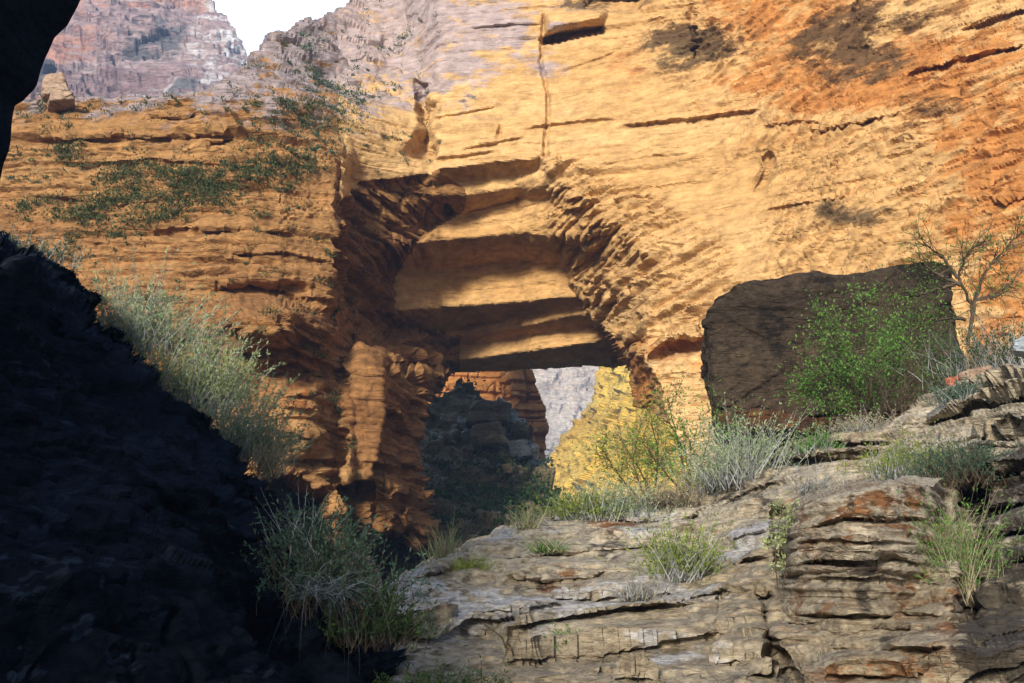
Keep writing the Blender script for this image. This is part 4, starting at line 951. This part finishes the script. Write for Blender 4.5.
def mup(U, V, P):
    return np.clip(blob(U, V, 330, 90, 90, 80) + 1.4 * fbm(P, 3, 4, 811) - 0.45, 0, 1) + 0.04
scrub(MAIN, (MAIN.U < 440) & (MAIN.V < 190) & (MAIN.V > ip(MAIN.U, [(-80, 110), (225, 86), (252, 62), (290, 36), (345, 12), (362, 0)])), mup, 420, 0.26, 'bluegreen', 'scrub', 'sparse grey green scrub on the hazy upper wall', 2)
scrub(RUB, RUBK, lambda U, V, P: np.clip(fbm(P, 3, 4, 821) + 0.35 * sstep(450, 510, V), 0, 1) + 1e-6, 800, 0.6, 'deep', 'scrub', 'dark scrub over the shadowed rubble under the bridge', 3)
scrub(YEL, YELK, lambda U, V, P: np.clip(fbm(P, 7, 4, 831) + 0.4 * sstep(600, 650, U) - 0.15, 0, 1) + 1e-6, 160, 0.9, 'yellowgreen', 'scrub', 'yellow green scrub on the sunlit slope', 4)

# ------------------------------------------------------------------ light, sky, haze, camera
SUN = Vector((-0.30, -0.88, 0.295)).normalized()
el = math.asin(SUN.z); az = math.atan2(SUN.x, SUN.y)
w = bpy.data.worlds.new('World'); scene.world = w; w.use_nodes = True
nt = w.node_tree; bg = nt.nodes['Background']
sky = nt.nodes.new('ShaderNodeTexSky'); sky.sky_type = 'NISHITA'; sky.sun_disc = False
sky.sun_elevation = el; sky.sun_rotation = az; sky.air_density = 1.0; sky.dust_density = 1.5
# white patch added to the sky ahead, so the canyon gap blows out
tcw = nt.nodes.new('ShaderNodeTexCoord'); dp = nt.nodes.new('ShaderNodeVectorMath'); dp.operation = 'DOT_PRODUCT'; dp.inputs[1].default_value = Vector((-0.22, 0.83, 0.51)).normalized()
nt.links.new(tcw.outputs['Generated'], dp.inputs[0])
cn = nt.nodes.new('ShaderNodeTexNoise'); cn.inputs['Scale'].default_value = 2.5; cn.inputs['Detail'].default_value = 6; nt.links.new(tcw.outputs['Generated'], cn.inputs['Vector'])
ad = nt.nodes.new('ShaderNodeMath'); ad.operation = 'MULTIPLY_ADD'; ad.inputs[1].default_value = 0.25; nt.links.new(cn.outputs['Fac'], ad.inputs[0]); nt.links.new(dp.outputs['Value'], ad.inputs[2])
cr_ = nt.nodes.new('ShaderNodeMapRange'); cr_.interpolation_type = 'SMOOTHSTEP'; cr_.inputs['From Min'].default_value = 0.85; cr_.inputs['From Max'].default_value = 1.05; nt.links.new(ad.outputs[0], cr_.inputs[0])
cm = nt.nodes.new('ShaderNodeMix'); cm.data_type = 'RGBA'; nt.links.new(cr_.outputs[0], cm.inputs[0]); nt.links.new(sky.outputs[0], cm.inputs[6]); cm.inputs[7].default_value = (10.5, 12.5, 17, 1)
nt.links.new(cm.outputs[2], bg.inputs[0]); bg.inputs[1].default_value = 0.068
ld = bpy.data.lights.new('sun', 'SUN'); ld.energy = 3.5; ld.angle = math.radians(11.0); ld.color = (1.0, 0.93, 0.80)
lo = bpy.data.objects.new('sun', ld); COL.objects.link(lo); lo.rotation_euler = (-SUN).to_track_quat('-Z', 'Y').to_euler()

def build_haze(dens):
    m = bpy.data.materials.new('canyon_air'); m.use_nodes = True; n = m.node_tree; n.nodes.clear()
    out = n.nodes.new('ShaderNodeOutputMaterial'); pv = n.nodes.new('ShaderNodeVolumePrincipled')
    pv.inputs['Color'].default_value = (0.38, 0.58, 1.0, 1); pv.inputs['Density'].default_value = dens
    pv.inputs['Anisotropy'].default_value = 0.0
    n.links.new(pv.outputs[0], out.inputs['Volume'])
    x, y0, y1, z0, z1 = 1700, -1700, 1700, -6, 190
    v = [(-x, y0, z0), (x, y0, z0), (x, y1, z0), (-x, y1, z0), (-x, y0, z1), (x, y0, z1), (x, y1, z1), (-x, y1, z1)]
    f = [(0, 3, 2, 1), (4, 5, 6, 7), (0, 1, 5, 4), (1, 2, 6, 5), (2, 3, 7, 6), (3, 0, 4, 7)]
    tag(mesh_obj('haze', v, f, m), 'thin bluish haze filling the canyon', 'haze', kind='stuff')
HAZE = 0.0006
if HAZE: build_haze(HAZE)

cd = bpy.data.cameras.new('camera'); cam = bpy.data.objects.new('camera', cd); COL.objects.link(cam)
cd.sensor_width = 36; cd.lens = F / W * 36; cd.clip_start = 0.05; cd.clip_end = 6000
cam.rotation_euler = (math.pi / 2 + TH, 0, 0); scene.camera = cam
scene.render.resolution_x, scene.render.resolution_y = 1024, 683
vs = scene.view_settings; vs.view_transform = 'Standard'; vs.look = 'None'; vs.gamma = 1; vs.use_curve_mapping = False; vs.exposure = 1.28
scene.render.engine = 'CYCLES'; scene.cycles.use_denoising = True; scene.cycles.max_bounces = 6
